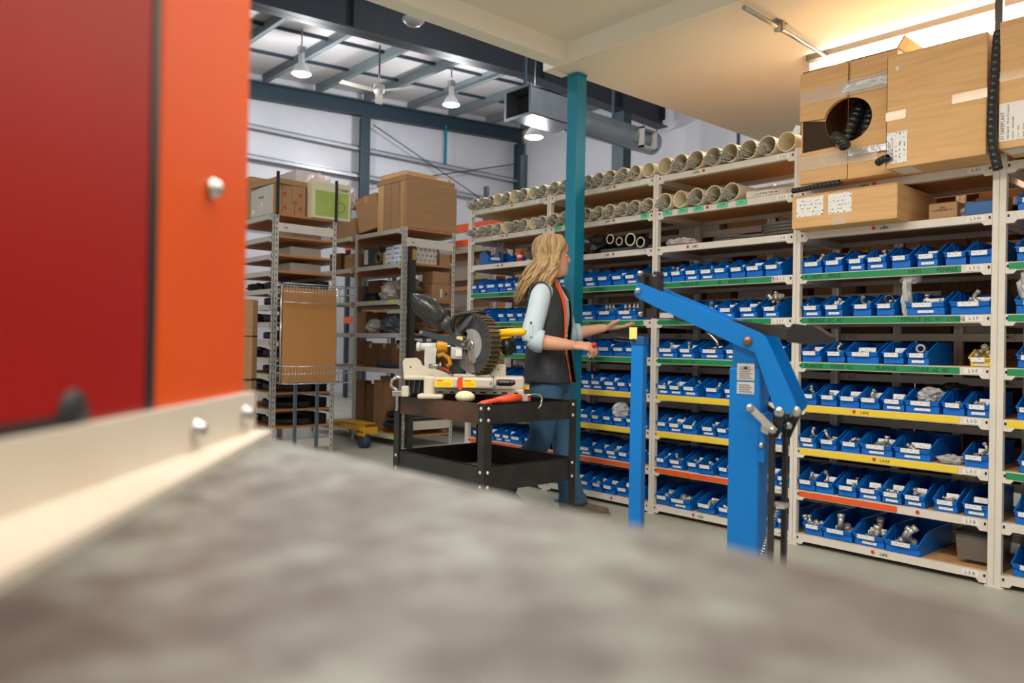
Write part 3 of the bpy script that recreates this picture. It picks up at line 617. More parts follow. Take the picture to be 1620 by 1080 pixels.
# bay 0, shelf H: long blue bin lying sideways, red can, roll, bag, steel blocks
z = zH
o = place('storage_bin', bin_mesh(.11, .34, .12), None, (-4.60, FY+.05, z), (0, 0, radians(62)))
tag(o, 'long blue bin turned sideways on the shelf above green, by the left upright', 'bin', 'blue bins of the long rack'); place('label_card', card_mesh(.07, .02, -.15), o, (.055, -.0045, .05))
o = place('storage_bin', bin_mesh(.11, .34, .10), None, (-4.44, FY+.16, z), (0, 0, radians(70)))
tag(o, 'second sideways blue bin behind the first, above the green shelves', 'bin', 'blue bins of the long rack')
m = MB().lathe([(.002, 0), (.022, 0), (.022, .03)], 16).lathe([(.022, .03), (.022, .075), (.02, .08), (.002, .08)], 16, 1)
o = MB().lathe([(.002, 0), (.022, 0), (.022, .08), (.002, .081)], 18).build('spray_can', mat('red_can', (226, 58, 34), .35), None, (-4.24, FY+.05, z)); tag(o, 'small red can with white band on shelf left of the woman', 'can')
MB().lathe([(.0222, .03), (.0224, .03), (.0224, .05), (.0222, .05)], 18).build('can_band', PAPER, o)
crumple('foil_bag', (-4.68, FY+.25, z), (.05, .05, .11), BAGC, 'tall pale plastic sack beside the left upright', seed=9)
m = MB(); m.tube([(.06*cos(t*pi/9), .05*sin(t*pi/9), .012+.0006*t) for t in range(60)], .009, 6); tag(m.build('hose_coil', HOSE, None, (-4.12, FY+.12, z)), 'dark hose coil on the shelf behind the woman\'s hair', 'hose')
tag(MB().rbox(-4.08, -4.04, FY+.06, FY+.1, z+.0, z+.13, .003).box(-4.10, -4.02, FY+.05, FY+.11, z, z+.01).build('steel_block', ZINC), 'upright steel bracket beside the woman\'s hair', 'bracket')
# ---- cartons of the right hand bays
def carton(c, size, label, M=CARD, rz=0, cat='carton', group=None, tape=True, flap=True, name='cardboard_box', tilt=None):
    """c = centre of the base"""
    sx, sy, sz = size
    o = empty(name, c, rz, label=label, cat=cat, group=group)
    if tilt: o.rotation_euler = (tilt[0], tilt[1], rz)
    MB().rbox(-sx/2, sx/2, -sy/2, sy/2, 0, sz, .004).build('box_body', M, o)
    if tape:
        MB().box(-.025, .025, -sy/2-.0012, sy/2+.0012, sz-.0005, sz+.0012).box(-.025, .025, -sy/2-.0012, -sy/2, sz*.8, sz).box(-.025, .025, sy/2, sy/2+.0012, sz*.8, sz).build('packing_tape', TAPE, o)
    if flap: MB().box(-sx/2+.001, sx/2-.001, -sy/2-.0004, -sy/2, sz*.995-.003, sz*.995-.001).box(-.0008, .0008, -sy/2, sy/2, sz-.0004, sz+.0005).build('flap_seam', CARDK, o)
    return o
# box with the hole
bx0, bx1, by0, by1, bz0 = -1.985, -1.52, 3.70, 4.15, zI
bz1 = 2.40
p = ((bx0+bx1)/2, (by0+by1)/2, bz0)
o = empty('hose_carton', p, label='cardboard box with a round hole and black spiral hoses poking out', cat='carton')
hc = (-1.748, 2.115); hr = .115
m = MB(); n = 32; out = []; inn = []
def sq(t):
    dx, dz = cos(t), sin(t); X0, X1, Z0, Z1 = bx0-hc[0], bx1-hc[0], bz0-hc[1], bz1-hc[1]
    s = min((X1/dx if dx > 1e-6 else X0/dx if dx < -1e-6 else 9), (Z1/dz if dz > 1e-6 else Z0/dz if dz < -1e-6 else 9)); return hc[0]+dx*s, hc[1]+dz*s
angs = sorted([2*pi*i/n for i in range(n)]+[atan2(zz-hc[1], xx-hc[0]) % (2*pi) for xx in (bx0, bx1) for zz in (bz0, bz1)])
for t in angs:
    out.append(sq(t)); inn.append((hc[0]+hr*cos(t)*1.0, hc[1]+hr*.92*sin(t)))
k = len(angs)
for yy in (by0, by0+.006): m.v += [(a, yy, b) for a, b in out]+[(a, yy, b) for a, b in inn]
for i in range(k):
    j = (i+1) % k
    for q in ((i, j, k+j, k+i), (2*k+i, 3*k+i, 3*k+j, 2*k+j), (k+i, k+j, 3*k+j, 3*k+i), (i, 2*k+i, 2*k+j, j)): m.f.append(q); m.m.append(0); m.sm.append(False)
m.box(bx0, bx0+.006, by0+.006, by1, bz0, bz1).box(bx1-.006, bx1, by0+.006, by1, bz0, bz1).box(bx0, bx1, by1-.006, by1, bz0, bz1).box(bx0+.006, bx1-.006, by0+.006, by1-.006, bz0, bz0+.006)
rel(m, p).build('box_body', CARD, o)
def arcflap(poly_before, t0, t1, y0, y1, R=1.02):
    arc = [(hc[0]+hr*R*cos(t0+(t1-t0)*i/12), hc[1]+hr*.92*R*sin(t0+(t1-t0)*i/12)) for i in range(13)]
    return MB().prism(poly_before+arc, y0, y1)
rel(arcflap([(-1.745, 2.392), (bx0-.006, 2.385), (bx0-.004, 2.15)], radians(166), radians(91), by0-.012, by0-.004), p).build('box_flap', CARD, o)
rel(MB().prism([(bx0-.004, bz0+.01), (-1.745, bz0+.005), (-1.745, bz0+.13), (-1.81, bz0+.17), (bx0-.006, bz0+.165)], by0-.010, by0-.003), p).build('box_flap', CARD, o)
rel(MB().box(-1.743, bx1, by0-.007, by0-.001, bz0+.003, bz0+.10), p).build('box_flap', CARD, o)
rel(MB().prism([(bx0+.008, 1.985), (-1.80, 1.985)]+[(hc[0]+hr*cos(radians(q)), hc[1]+hr*.92*sin(radians(q))) for q in (232, 222, 212, 202, 192, 182, 172)]+[(bx0+.008, 2.15)], by0-.0025, by0-.0002), p).build('gap_shade', mat('box_inner_shade', (60, 42, 28), .9), o)  # flat dark piece, shade of the box opening put into its colour
rel(MB().box(bx0, bx1, by0, by1, bz1-.004, bz1), p).build('box_top', CARD, o)
rel(MB().box(-1.77, -1.53, by0+.01, by1-.01, bz1, bz1+.006).prism([(-1.54, bz1), (-1.50, bz1+.06), (-1.495, bz1+.055), (-1.53, bz1)], by0+.02, by1-.1), p).build('top_flap', CARD, o)
for (x0, x1, z0, z1) in ((-1.77, -1.53, 2.245, 2.285), (-1.74, -1.53, 1.935, 1.965)):
    rel(MB().box(x0, x1, by0-.0135, by0-.0125, z0, z1), p).build('silver_tape', mat('silver_tape', (196, 196, 204), .2, .4, bump=.6, bs=30), o)
for q in ((bx1, 2.23, 2.30), (-1.6, 1.90, 1.97)): rel(MB().box(bx0, q[0], by0-.0150, by0-.0140, q[1], q[2]), p).build('clear_tape', CLEART, o)
rel(MB().prism([(-2.035, 2.10), (-2.01, 2.14), (-1.985, 2.13), (-1.99, 2.085)], by0-.012, by0-.01), p).build('torn_paper', PAPER, o)
rel(MB().box(-1.745, -1.7425, by0-.0075, by0-.0065, 1.83, 2.39), p).build('flap_seam', CARDK, o)
SPIR = mat('black_spiral_hose', (34, 35, 36), .32)
def spiral(pts, r, pitch=.018, n=12, name='spiral_hose', label=None):
    """ribbed spiral wrap hose along a smooth path"""
    P = [Vector(q) for q in pts]; out = []
    for i in range(len(P)-1):
        p0 = P[max(i-1, 0)]; p1 = P[i]; p2 = P[i+1]; p3 = P[min(i+2, len(P)-1)]
        for t in range(24):
            u = t/24; out.append(.5*((2*p1)+(p2-p0)*u+(2*p0-5*p1+4*p2-p3)*u*u+(3*p1-p0-3*p2+p3)*u**3))
    out.append(P[-1]); res = [out[0]]; rad = [r]; acc = 0; d = 0; nxt = 0
    L = [0]
    for a, b in zip(out, out[1:]): L.append(L[-1]+(b-a).length)
    def atl(s):
        for i in range(len(L)-1):
            if L[i+1] >= s: u = (s-L[i])/max(1e-9, L[i+1]-L[i]); return out[i].lerp(out[i+1], u)
        return out[-1]
    res = []; rad = []; s = 0
    while s < L[-1]:
        for f, k in ((0, .90), (.06, 1.0), (.45, 1.03), (.90, 1.0), (.96, .90)):
            res.append(atl(s+f*pitch)); rad.append(r*k)
        s += pitch
    m = MB().tube(res, rad, n); e = res[-1]-res[-4]; e.normalize(); o = m.build(name, SPIR); tag(o, label, 'hose'); return o
spiral([(-1.80, 3.80, 1.99), (-1.775, 3.77, 2.06), (-1.755, 3.78, 2.13), (-1.745, 3.84, 2.22)], .034, label='left upright black spiral hose inside the round hole', pitch=.028)
spiral([(-1.715, 3.80, 1.99), (-1.70, 3.79, 2.06), (-1.69, 3.81, 2.13), (-1.70, 3.86, 2.2)], .033, label='right upright black spiral hose inside the round hole', pitch=.028)
h3 = spiral([(-1.80, 3.80, 2.02), (-1.80, 3.72, 2.035), (-1.765, 3.62, 2.02), (-1.72, 3.585, 1.985), (-1.70, 3.575, 1.955)], .027, label='black spiral hose bending out of the round hole', pitch=.02)
spiral([(-2.01, 3.665, 1.802), (-1.94, 3.66, 1.803), (-1.85, 3.66, 1.808), (-1.77, 3.67, 1.813)], .0135, pitch=.02, label='thin black spiral hose lying on the long low carton')
spiral([(-1.085, 3.62, 2.33), (-1.09, 3.60, 2.15), (-1.095, 3.59, 2.0), (-1.093, 3.585, 1.88), (-1.078, 3.58, 1.80), (-1.066, 3.575, 1.75)], .019, label='black spiral hose hanging down between the two largest cartons', pitch=.03)
spiral([(-1.56, 3.60, 1.86), (-1.53, 3.585, 1.868), (-1.505, 3.58, 1.87)], .017, label='short black spiral hose stub under the big carton corner', pitch=.02)
# big carton
def bigbox(x0, x1, y0, y1, z0, z1, label):
    p = ((x0+x1)/2, (y0+y1)/2, z0); o = empty('large_carton', p, label=label, cat='carton')
    rel(MB().rbox(x0, x1, y0, y1, z0, z1, .005), p).build('box_body', CARD, o); return o, p
o, p = bigbox(-1.525, -1.118, 3.60, 4.12, zI, 2.335, 'largest plain cardboard box overhanging the shelf, tall printed label at lower left')
rel(MB().box(-1.25, -1.1165, 3.5985, 3.6, 2.06, 2.10).box(-1.1180, -1.1168, 3.6, 3.8, 2.06, 2.10), p).build('packing_tape', TAPE, o)
rel(MB().box(-1.5265, -1.44, 3.5985, 3.6, 2.04, 2.08).box(-1.5265, -1.525, 3.6, 3.7, 2.04, 2.08), p).build('packing_tape', TAPE, o)
lb = rel(MB().box(-1.521, -1.432, 3.598, 3.5995, 1.845, 1.985), p).build('carton_label', LBLX, o); lb['label'] = 'white shipping label with upright print'
rel(MB().box(-1.505, -1.42, 3.62, 3.75, zI-.0012, zI-.0002), p).build('carton_label', PAPER, o)
def uptext(t, size, parent, loc):
    q = place('lettering', text_mesh(t, size, INK, False), parent, loc, (0, radians(-90), 0)); return q
uptext('SAFEPLAST', .018, lb, (-1.508-p[0], 3.5975-p[1], 1.86-zI)); uptext('Safe-Spiral · Hose Protector', .009, lb, (-1.494-p[0], 3.5975-p[1], 1.855-zI))
rel(MB().prism([(-1.488, 2.273), (-1.476, 2.282), (-1.470, 2.268), (-1.481, 2.258)], 3.5985, 3.5998), p).build('torn_paper', PAPER, o)
rel(MB().box(-1.524, -1.522, 3.5990, 3.6002, zI, 2.33), p).build('flap_seam', CARDK, o)
o, p = bigbox(-1.075, -.62, 3.60, 4.12, zI+.01, 2.36, 'tall cardboard box cut by the right picture edge, white label in lower corner')
lb = rel(MB().box(-1.071, -.93, 3.598, 3.5995, 1.865, 2.02), p).build('carton_label', PAPER, o); lb['label'] = 'white printed carton label'
for i, (t, s) in enumerate((('/// SAFEPLAST', .019), ('Safe-Spiral · Hose Protector', .0125), ('Part No.   SPG50-NBR', .0095), ('Color     Black', .008), ('Size Ø    50 mm', .008), ('Qty       1 pcs', .008), ('Coil Length  10 m', .008))):
    uptext(t, s, lb, (-1.058+i*.0185-p[0], 3.5975-p[1], 1.872-zI-.01))
rel(MB().box(-1.0765, -.85, 3.5985, 3.6, 2.11, 2.15), p).build('packing_tape', TAPE, o)
rel(MB().box(-1.06, -.93, 3.62, 3.72, zI+.0088, zI+.0098), p).build('carton_label', LBLP, o)
# low long carton, level H
x0, x1, y0, y1, z0, z1 = -2.015, -1.50, 3.67, 4.10, zH, zH+.165
p = ((x0+x1)/2, (y0+y1)/2, z0); o = empty('long_carton', p, label='long low cardboard box with two white labels under the hole carton', cat='carton')
rel(MB().rbox(x0, x1, y0, y1, z0, z1, .005), p).build('box_body', CARD, o)
for a, b, sc in ((-1.99, -1.85, 0), (-1.825, -1.71, 1)): rel(MB().box(a, b, y0-.0012, y0, z0+.055, z0+.15), p).build('carton_label', LBLP, o)
rel(MB().box(-1.80, -1.74, y0-.002, y0-.0013, z0+.0, z0+.04), p).build('clear_tape', CLEART, o)
rel(MB().box(x0, x1, y0-.0006, y0+.0002, z0+.158, z0+.1595), p).build('flap_seam', CARDK, o)
# small things on level H right
o = carton((-1.36, FY+.10, zH), (.12, .14, .075), 'small cardboard box with black print beside the long low carton', CARDD, tape=False)
place('lettering', text_mesh('SPEC\nCONVERTER CO.', .012, INK), o, (0, -.0715, .045))
o = carton((-1.205, FY+.17, zH+.001), (.14, .12, .085), 'tilted brown carton leaning on stacked blue boxes by the post', CARDK, rz=.5, tape=False)
o = carton((-1.205, FY+.065, zH), (.13, .07, .062), 'flat dark blue box on white shelf by the right post', mat('blue_box', (8, 86, 150), .4), tape=False, flap=False)
crumple('paper_wrap', (-1.30, FY+.12, zH), (.05, .05, .03), CARDW, 'crumpled pale wrapping between box and blue box', 'wrapping', seed=4)
carton((-.98, FY+.22, zH), (.2, .2, .10), 'brown carton above the far right bins', CARDD); carton((-.7, FY+.22, zI-.0), (.3, .3, .2), 'carton behind the picture edge box', CARDD) if 0 else None
# other things on the bin shelves of bay 3
zz = {k: v+.0195 for k, v in LV.items()}
carton((-1.45, FY+.33, zz['G']), (.2, .15, .15), 'dark open carton standing behind the bins of the top green shelf', CARDK, rz=.2, tape=False)
carton((-1.60, FY+.36, zz['G']), (.12, .12, .12), 'narrow brown carton behind the fifth bin of the top green shelf', CARDD, tape=False)
tag(MB().rbox(-1.93, -1.82, FY+.31, FY+.40, zz['G'], zz['G']+.14, .004).build('brass_box', mat('golden_box', (190, 140, 56), .35, .5, n=.5, ns=25, rgb2=(220, 180, 90))), 'shiny golden box behind the second bin, top green shelf', 'box')
tag(MB().rbox(-1.48, -1.10-.05, FY+.36, FY+.42, zz['F'], zz['F']+.175, .004).build('dark_carton', CARDK), 'dark carton printed with capital letters behind the wide bins', 'carton')
o = S.objects['dark_carton']; place('lettering', text_mesh('ULTRA!', .045, INK), o, (-1.29, FY+.359, zz['F']+.145))
q = MB(); q.box(-1.40, -1.18, FY+.3588, FY+.3596, zz['F']+.168, zz['F']+.171).box(-1.40, -1.18, FY+.3588, FY+.3596, zz['F']+.119, zz['F']+.122).box(-1.40, -1.397, FY+.3588, FY+.3596, zz['F']+.119, zz['F']+.171).box(-1.183, -1.18, FY+.3588, FY+.3596, zz['F']+.119, zz['F']+.171); q.build('printed_frame', INK, o)
crumple('plastic_bag', (-1.515, FY+.04, zz['F']), (.022, .03, .10), BAGC, 'knotted clear plastic bag standing between bins, middle green shelf', seed=8)
crumple('plastic_bag', (-1.505, FY+.06, zz['F']+.15), (.045, .04, .028), BAGC, 'open clear top of the knotted bag, middle green shelf', seed=18)
crumple('plastic_bag', (-1.02, FY+.05, zz['F']+.06), (.04, .05, .07), BAGC, 'clear plastic bag in bins at the right picture edge', seed=12)
crumple('plastic_bag', (-1.42, FY+.09, zz['D']+.05), (.055, .06, .035), BAGC, 'full clear bag lying in the wide bin, upper yellow shelf', seed=6)
crumple('plastic_bag', (-1.32, FY+.06, zz['C']), (.055, .07, .02), BAGC, 'clear bag of fittings lying on the lower yellow shelf', seed=7)
crumple('plastic_bag', (-1.36, FY+.22, zz['D']+.10), (.07, .05, .02), BAGB, 'dark plastic bag behind the wide bin, upper yellow shelf', seed=13)
RING = MB(); RING.tube([(0, .017*cos(t*pi/8), .017*sin(t*pi/8)) for t in range(17)], .006, 8, cap=False)
o = RING.build('flange_ring', ZINC, None, (-1.455, FY+.055, zz['E']+.075)); o.rotation_euler = (0, 0, radians(100)); tag(o, 'large pale ring flange standing in the fifth bin, lower green shelf', 'flange')
o = place('flange_ring', RING.mesh('ring', DSTEEL), None, (-1.60, FY+.05, zz['F']+.08), (0, 0, radians(110)), (1.1, 1.1, 1.1)); tag(o, 'dark ringed coupling in the fourth bin, middle green shelf', 'flange')
TR = mat('clear_tote', (120, 108, 98), .3, alpha=.75)
o = empty('plastic_tote', (-1.20, FY+.17, zz['A']), label='translucent plastic tote, deep on the bottom shelf by the right post', cat='tote')
m = MB().prism([(-.09, .02), (.06, .02), (.07, .13), (-.10, .13)], -.1, .1); m.build('tote_body', TR, o); MB().rbox(-.11, .08, -.11, .11, .13, .142, .003).build('tote_rim', BLACK, o)
tag(MB().rbox(-1.60, -1.50, 4.33, 4.40, .636, .70, .003).build('yellow_box', mat('yellow_box_paint', (236, 190, 30), .4)), 'small yellow box on the rear rack below the yellow edged shelf', 'box')
tag(MB().rbox(-1.42, -1.28, FY+.40, FY+.43, zz['B']+.02, zz['B']+.13, .004).build('yellow_pack', mat('yellow_pack_print', (226, 196, 60), .5, n=.6, ns=60, rgb2=(240, 236, 220))), 'yellow and white packet behind the bins of the orange shelf', 'packet')
# bent steel pipes in bay 2 bins
o = MB().tube([(-2.62, FY+.04, zz['E']+.155), (-2.585, FY+.045, zz['E']+.13), (-2.555, FY+.05, zz['E']+.10), (-2.54, FY+.05, zz['E']+.06)], .011, 12).build('bent_pipe', STEEL); tag(o, 'bright bent steel pipe sticking out of the third bin behind the crane', 'pipe')
o = MB().tube([(-2.63, FY+.05, zz['E']+.062), (-2.57, FY+.05, zz['E']+.06), (-2.51, FY+.05, zz['E']+.07)], .010, 12).build('bent_pipe', STEEL); tag(o, 'second steel pipe lying across the third bin behind the crane', 'pipe')
for q in range(5):
    o = place('pipe_fitting', NIP, None, (-2.22+q*.014, FY+.05+.01*(q % 2), zz['F']+.105+.006*(q % 3)), (random.uniform(0, 3), random.uniform(-1, 1), random.uniform(0, 3)), (1.2, 1.2, 1.2)); tag(o, 'bright fitting heaped high in the bin left of the upright, middle green shelf', 'fitting', 'fittings heaped high behind the crane')
crumple('plastic_bag', (-3.26, FY+.05, zz['C']+.05), (.055, .05, .05), BAGC, 'clear bag of white parts in a bin between column and crane post', seed=31)
crumple('plastic_bag', (-3.4, FY+.3, zz['B']+.02), (.16, .06, .05), BAGC, 'crumpled clear bag behind the bins of the orange shelf, bay right of column', seed=32)
for q, x in enumerate((-3.40, -3.37, -3.34, -3.24, -3.205, -3.17, -3.14)):
    o = place('pipe_fitting', NIP, None, (x, FY+.06, zz['F']+.08), (0, radians(90), 0), (1, 1, 1)); tag(o, 'upright white fitting in a row, middle green shelf, right of teal column', 'fitting', 'upright fittings by the teal column')
# cartons and bins seen through the gaps on the rear rack
random.seed(77); CM = [CARDD, CARDK, CARDW, CARDD, CARDK, CARDK]
RN = ['lowest level', 'second level', 'third level', 'fourth level', 'fifth level', 'sixth level', 'seventh level', 'eighth level']
for li, z in enumerate((.136, .376, .636, .876, 1.096, 1.316, 1.546, 1.756)):
    x = -4.85; k = 0; colr = ['dark', 'brown', 'pale']
    while x < -.1:
        w = random.uniform(.16, .34); h = random.uniform(.11, .19)
        if random.random() < .82:
            Mx = random.choice(CM); d = random.uniform(.2, .4)
            b = 0 if x < -3.89 else 1 if x < -2.97 else 2 if x < -2.05 else 3 if x < -1.12 else 4
            nm = {CARDD: 'brown', CARDK: 'dark brown', CARDW: 'pale'}[Mx]; 
            if li == 0 and -2.8 < x < -1.2: x += w+.03; continue
            k += 1
            ylab = '%s carton number %s along the %s of the rear rack' % (nm, ['one', 'two', 'three', 'four', 'five', 'six', 'seven', 'eight', 'nine', 'ten', 'eleven', 'twelve', 'thirteen', 'fourteen', 'fifteen', 'sixteen', 'seventeen', 'eighteen', 'nineteen', 'twenty', 'twenty one', 'twenty two', 'twenty three'][k-1], RN[li])
            ylab = '%s carton, %s on the %s of the rear rack, counted from left' % (nm, (ORD+['eleventh', 'twelfth', 'thirteenth', 'fourteenth', 'fifteenth', 'sixteenth', 'seventeenth', 'eighteenth', 'nineteenth', 'twentieth', 'next', 'next after', 'last'])[k-1], RN[li])
            o = MB().rbox(-w/2, w/2, -d/2, d/2, 0, h, .003).build('cardboard_box', Mx, None, (x+w/2, 4.335+d/2, z)); tag(o, ylab, 'carton', 'cartons on the rear rack')
        x += w+random.uniform(.01, .06)
# ================================================================== LEFT RACKS
def slotted(x, y, z1, sx=1, sy=1, w=.042):
    """angle post with rows of slots"""
    m = MB().box(x, x+sx*w, y, y+sy*.003, 0, z1).box(x, x+sx*.003, y, y+sy*w, 0, z1)
    z = .06
    while z < z1-.03:
        m.box(x+sx*.018, x+sx*.026, y-sy*.0006, y, z, z+.018, 1); m.box(x-sx*.0006, x, y+sy*.018, y+sy*.026, z, z+.018, 1); z += .05
    return m
def open_rack(xs, y0, y1, levels, top, label, bars=True, endbeams=()):
    x0, x1 = xs[0], xs[-1]; p = (x1, y0, 0); root = empty('shelving_rack', p, label=label, cat='shelving')
    for x in xs:
        sx = -1 if x == x1 else 1
        rel(slotted(x if sx < 0 else x, y0, top, sx, 1), p).build('upright', [WHITEST, BLACK], root)
        rel(slotted(x, y1, top, sx, -1), p).build('upright', [WHITEST, BLACK], root)
    for a, b in zip(xs, xs[1:]):
        for z in levels:
            o = rel(beam(a+.04, b-.042, y0-.003, z, .042, t=.018), p).build('beam', [WHITEST, BLACK], root)
            if random.random() < .5 and y0 > 4: rel(MB().box(a+.3, a+.36, y0-.0045, y0-.0032, z-.018, z+.018).box(a+.7, a+.76, y0-.0045, y0-.0032, z-.018, z+.018), p).build('price_tag', mat('lime_tag', (190, 226, 50), .5), o)
            rel(beam(a+.04, b-.042, y1-.015, z, .042, br=False, t=.018), p).build('beam', [WHITEST, BLACK], root)
            rel(MB().box(a+.004, b-.0045, y0+.016, y1-.016, z+.006, z+.024), p).build('shelf_board', [BOARDO], root)
    for z, h in endbeams: rel(MB().box(x1-.006, x1-.002+.006, y0+.035, y1-.035, z-h/2, z+h/2).box(x1+.004, x1+.0052, y0+.09, y0+.12, z-.006, z+.002, 1), p).build('end_beam', [BEIGE, BLACK], root)
    return root
random.seed(3)
LA = [2.08, 1.89, 1.73, 1.587, 1.43, 1.29, 1.14, .985, .83, .69, .53, .385, .235]
open_rack([-7.45, -6.38], 2.93, 3.53, LA, 2.10, 'grey slotted steel rack with close wooden shelves, nearest of the left racks', endbeams=((1.985, .075), (.10, .075)))
LB = [2.09, 1.755, 1.40, 1.075, .73, .09]
open_rack([-8.1, -7.19, -6.28], 4.19, 4.81, LB, 2.12, 'grey slotted steel rack holding bags and cartons, behind the miter saw', endbeams=((1.975, .085), (.205, .085)))
open_rack([-8.6, -7.5, -6.5], 5.5, 6.1, [.1, .5, .8, 1.1, 1.4, 1.75, 2.06], 2.1, 'grey steel rack further back, glimpsed left of the long bin rack', endbeams=((1.9, .08),))
# pallet racking, far
pr = empty('pallet_rack', (-9.5, 7.3, 0), label='orange beamed pallet racking far behind the left racks', cat='racking')
for x in (-12.6, -9.9, -7.9):
    for y in (7.2, 8.2): rel(MB().box(x-.04, x+.04, y-.03, y+.03, 0, 3.6), (-9.5, 7.3, 0)).build('upright', DTEAL, pr)
for z in (1.4, 2.72):
    for y in (7.16, 8.24):
        for a, b in ((-12.6, -9.9), (-9.9, -7.9)): rel(MB().box(a, b, y-.025, y+.025, z-.06, z+.06), (-9.5, 7.3, 0)).build('beam', mat('orange_beam', (236, 96, 48), .4), pr)
for i, x in enumerate((-12.2, -11.1, -10.2, -9.3, -8.5)):
    for z, nm in ((1.46, 'lower'), (2.78, 'upper')):
        if nm == 'upper' and i > 1: continue
        carton((x, 7.7, z), (.7, .7, .5), 'big brown carton, %s from left, %s level of the orange racking' % (ORD[i], nm), CARDD)
# ---- on top of the nearest rack
zt = 2.104
BROWN = CARDD
o = carton((-7.12, 3.16, zt), (.34, .42, .40), 'tall plain brown box at the back left on top of the nearest left rack', CARDD, tape=False)
o = carton((-7.62, 3.62, zt+.12), (.95, .25, .46), 'long pale carton rising behind the boxes on the nearest left rack', CARDW, tape=False)
o = carton((-6.70, 3.10, zt), (.50, .30, .265), 'box printed with red arrows, on top of the nearest left rack', CARDD, tape=False)
RA = mat('red_ink', (178, 66, 44), .6)
for y in (2.99, 3.055, 3.20):
    for z in (.07, .19):
        MB().prism([(y-3.10-.018, z), (y-3.10+.012, z-.024), (y-3.10+.012, z+.024)], .2502, .2508, ax='X').build('printed_arrow', RA, o)
MB().box(.2502, .2512, -.075, -.070, 0, .265).box(.2502, .2512, .045, .05, 0, .265).build('flap_seam', CARDK, o)
MB().box(.25, .256, .02, .075, .13, .26).build('torn_flap', CARDD, o)
MB().box(-.22, .24, -.1514, -.1504, .01, .26).build('pale_face', CARDW, o); place('lettering', text_mesh('FRAGILE', .03, INK), o, (0, -.1522, .17)); MB().box(-.2, -.13, -.1524, -.1516, .04, .075).box(-.0, .035, -.1524, -.1516, .09, .125).build('printed_label', PAPER, o)
o = carton((-6.68, 3.12, zt+.269), (.46, .36, .05), 'flat pale carton lying on the red arrow box', CARDD, rz=.1, tape=False)
o = empty('green_carton', (-6.47, 3.47, zt), label='cream carton with a large green printed panel, on the nearest left rack', cat='carton')
MB().rbox(-.15, .10, -.195, .19, 0, .335, .004).build('box_body', mat('cream_card', (226, 218, 186), .6), o)
gp = MB().box(.1, .1012, -.165, .165, .025, .25).build('green_panel', mat('green_print', (158, 184, 84), .6, n=.35, ns=8, rgb2=(196, 208, 130)), o)
MB().tube([(.1018, .085+.045*cos(t*pi/10), .12+.045*sin(t*pi/10)) for t in range(21)], .0015, 4).box(.1013, .102, .05, .17, .28, .285).box(.1013, .102, .09, .16, .268, .273).build('printed_logo', INK, gp)
BAGP = mat('printed_white_bag', (236, 216, 208), .3, n=.5, ns=9, rgb2=(180, 190, 200), bump=.5, bs=12)
crumple('printed_bag', (-6.82, 3.53, zt+.25), (.26, .11, .12), BAGP, 'pinkish white plastic sacks piled behind the green carton', seed=40)
carton((-6.80, 3.51, zt), (.40, .12, .24), 'brown carton under the white sacks behind the green carton', CARDK, tape=False)
crumple('printed_bag', (-6.62, 3.74, zt+.16), (.11, .09, .13), BAGP, 'white and blue printed sack right of the green carton', seed=41)
carton((-6.62, 3.75, 1.72), (.3, .25, .40), 'pale carton stack carrying the white sacks behind the nearest rack', CARDD, tape=False) if 0 else None
for y, lab in ((2.95, 'slim black bar on the left front corner of the nearest left rack'), (3.51, 'slim black bar on the right corner of the nearest rack, before the green carton')):
    tag(MB().box(-6.376, -6.360, y-.012, y+.012, 2.09, 2.46).build('black_bar', BLACK), lab, 'bar')
# ---- contents of the nearest rack: dark coils and bags
random.seed(14)
DK = mat('dark_rubber', (26, 28, 32), .5, bump=.4, bs=30); DB = mat('dark_blue_bag', (44, 62, 84), .25, bump=.7, bs=15)
for i, z in enumerate(LA[1:]):
    nm = ['second', 'third', 'fourth', 'fifth', 'sixth', 'seventh', 'eighth', 'ninth', 'tenth', 'eleventh', 'twelfth', 'thirteenth'][i]
    zz2 = z+.0255; gap = (LA[i]-z)-.05
    if i < 3:
        carton((-6.72, 3.3, zz2), (.4, .3, min(.09, gap)), 'flat pale box on the %s shelf from top, nearest left rack' % nm, CARDW, tape=False); continue
    m = MB(); pts = []
    for t in range(40): a = t*pi/7; pts.append((.24*cos(a), .21*sin(a), .016+.001*t))
    m.tube(pts, .015, 6); tag(m.build('rubber_coil', DK, None, (-6.66, 3.22, zz2)), 'black rubber coil on the %s shelf from top, nearest left rack' % nm, 'coil', 'coils on the nearest left rack')
    if i % 2: crumple('parts_bag', (-7.1, 3.12, zz2), (.16, .1, min(.045, gap/2)), DB, 'dark bag of parts on the %s shelf from top, nearest left rack' % nm, seed=50+i)
for i, z in enumerate(LA[4:]):
    nm = ['fifth', 'sixth', 'seventh', 'eighth', 'ninth', 'tenth', 'eleventh', 'twelfth', 'thirteenth'][i]; gap = (LA[i+3]-z)-.05
    o = MB().rbox(-.5, .45, -.02, .10, 0, gap*.9, .01).build('dark_filler', DK, None, (-6.90, 3.40, z+.0255)); tag(o, 'dark rubber stock filling the back of the %s shelf, nearest left rack' % nm, 'rubber stock')  # dark blocks added so the backs of the shelves look shaded
# tall strapped carton beside the red machine
o = carton((-6.14, 2.60, 0), (.14, .12, 1.33), 'tall narrow brown carton with black straps standing next to the orange panel', CARDD, rz=radians(48), tape=False)
MB().box(-.072, .072, -.062, .062, 1.03, 1.04).box(-.072, .072, -.062, .062, .68, .695).build('strap', BLACK, o)
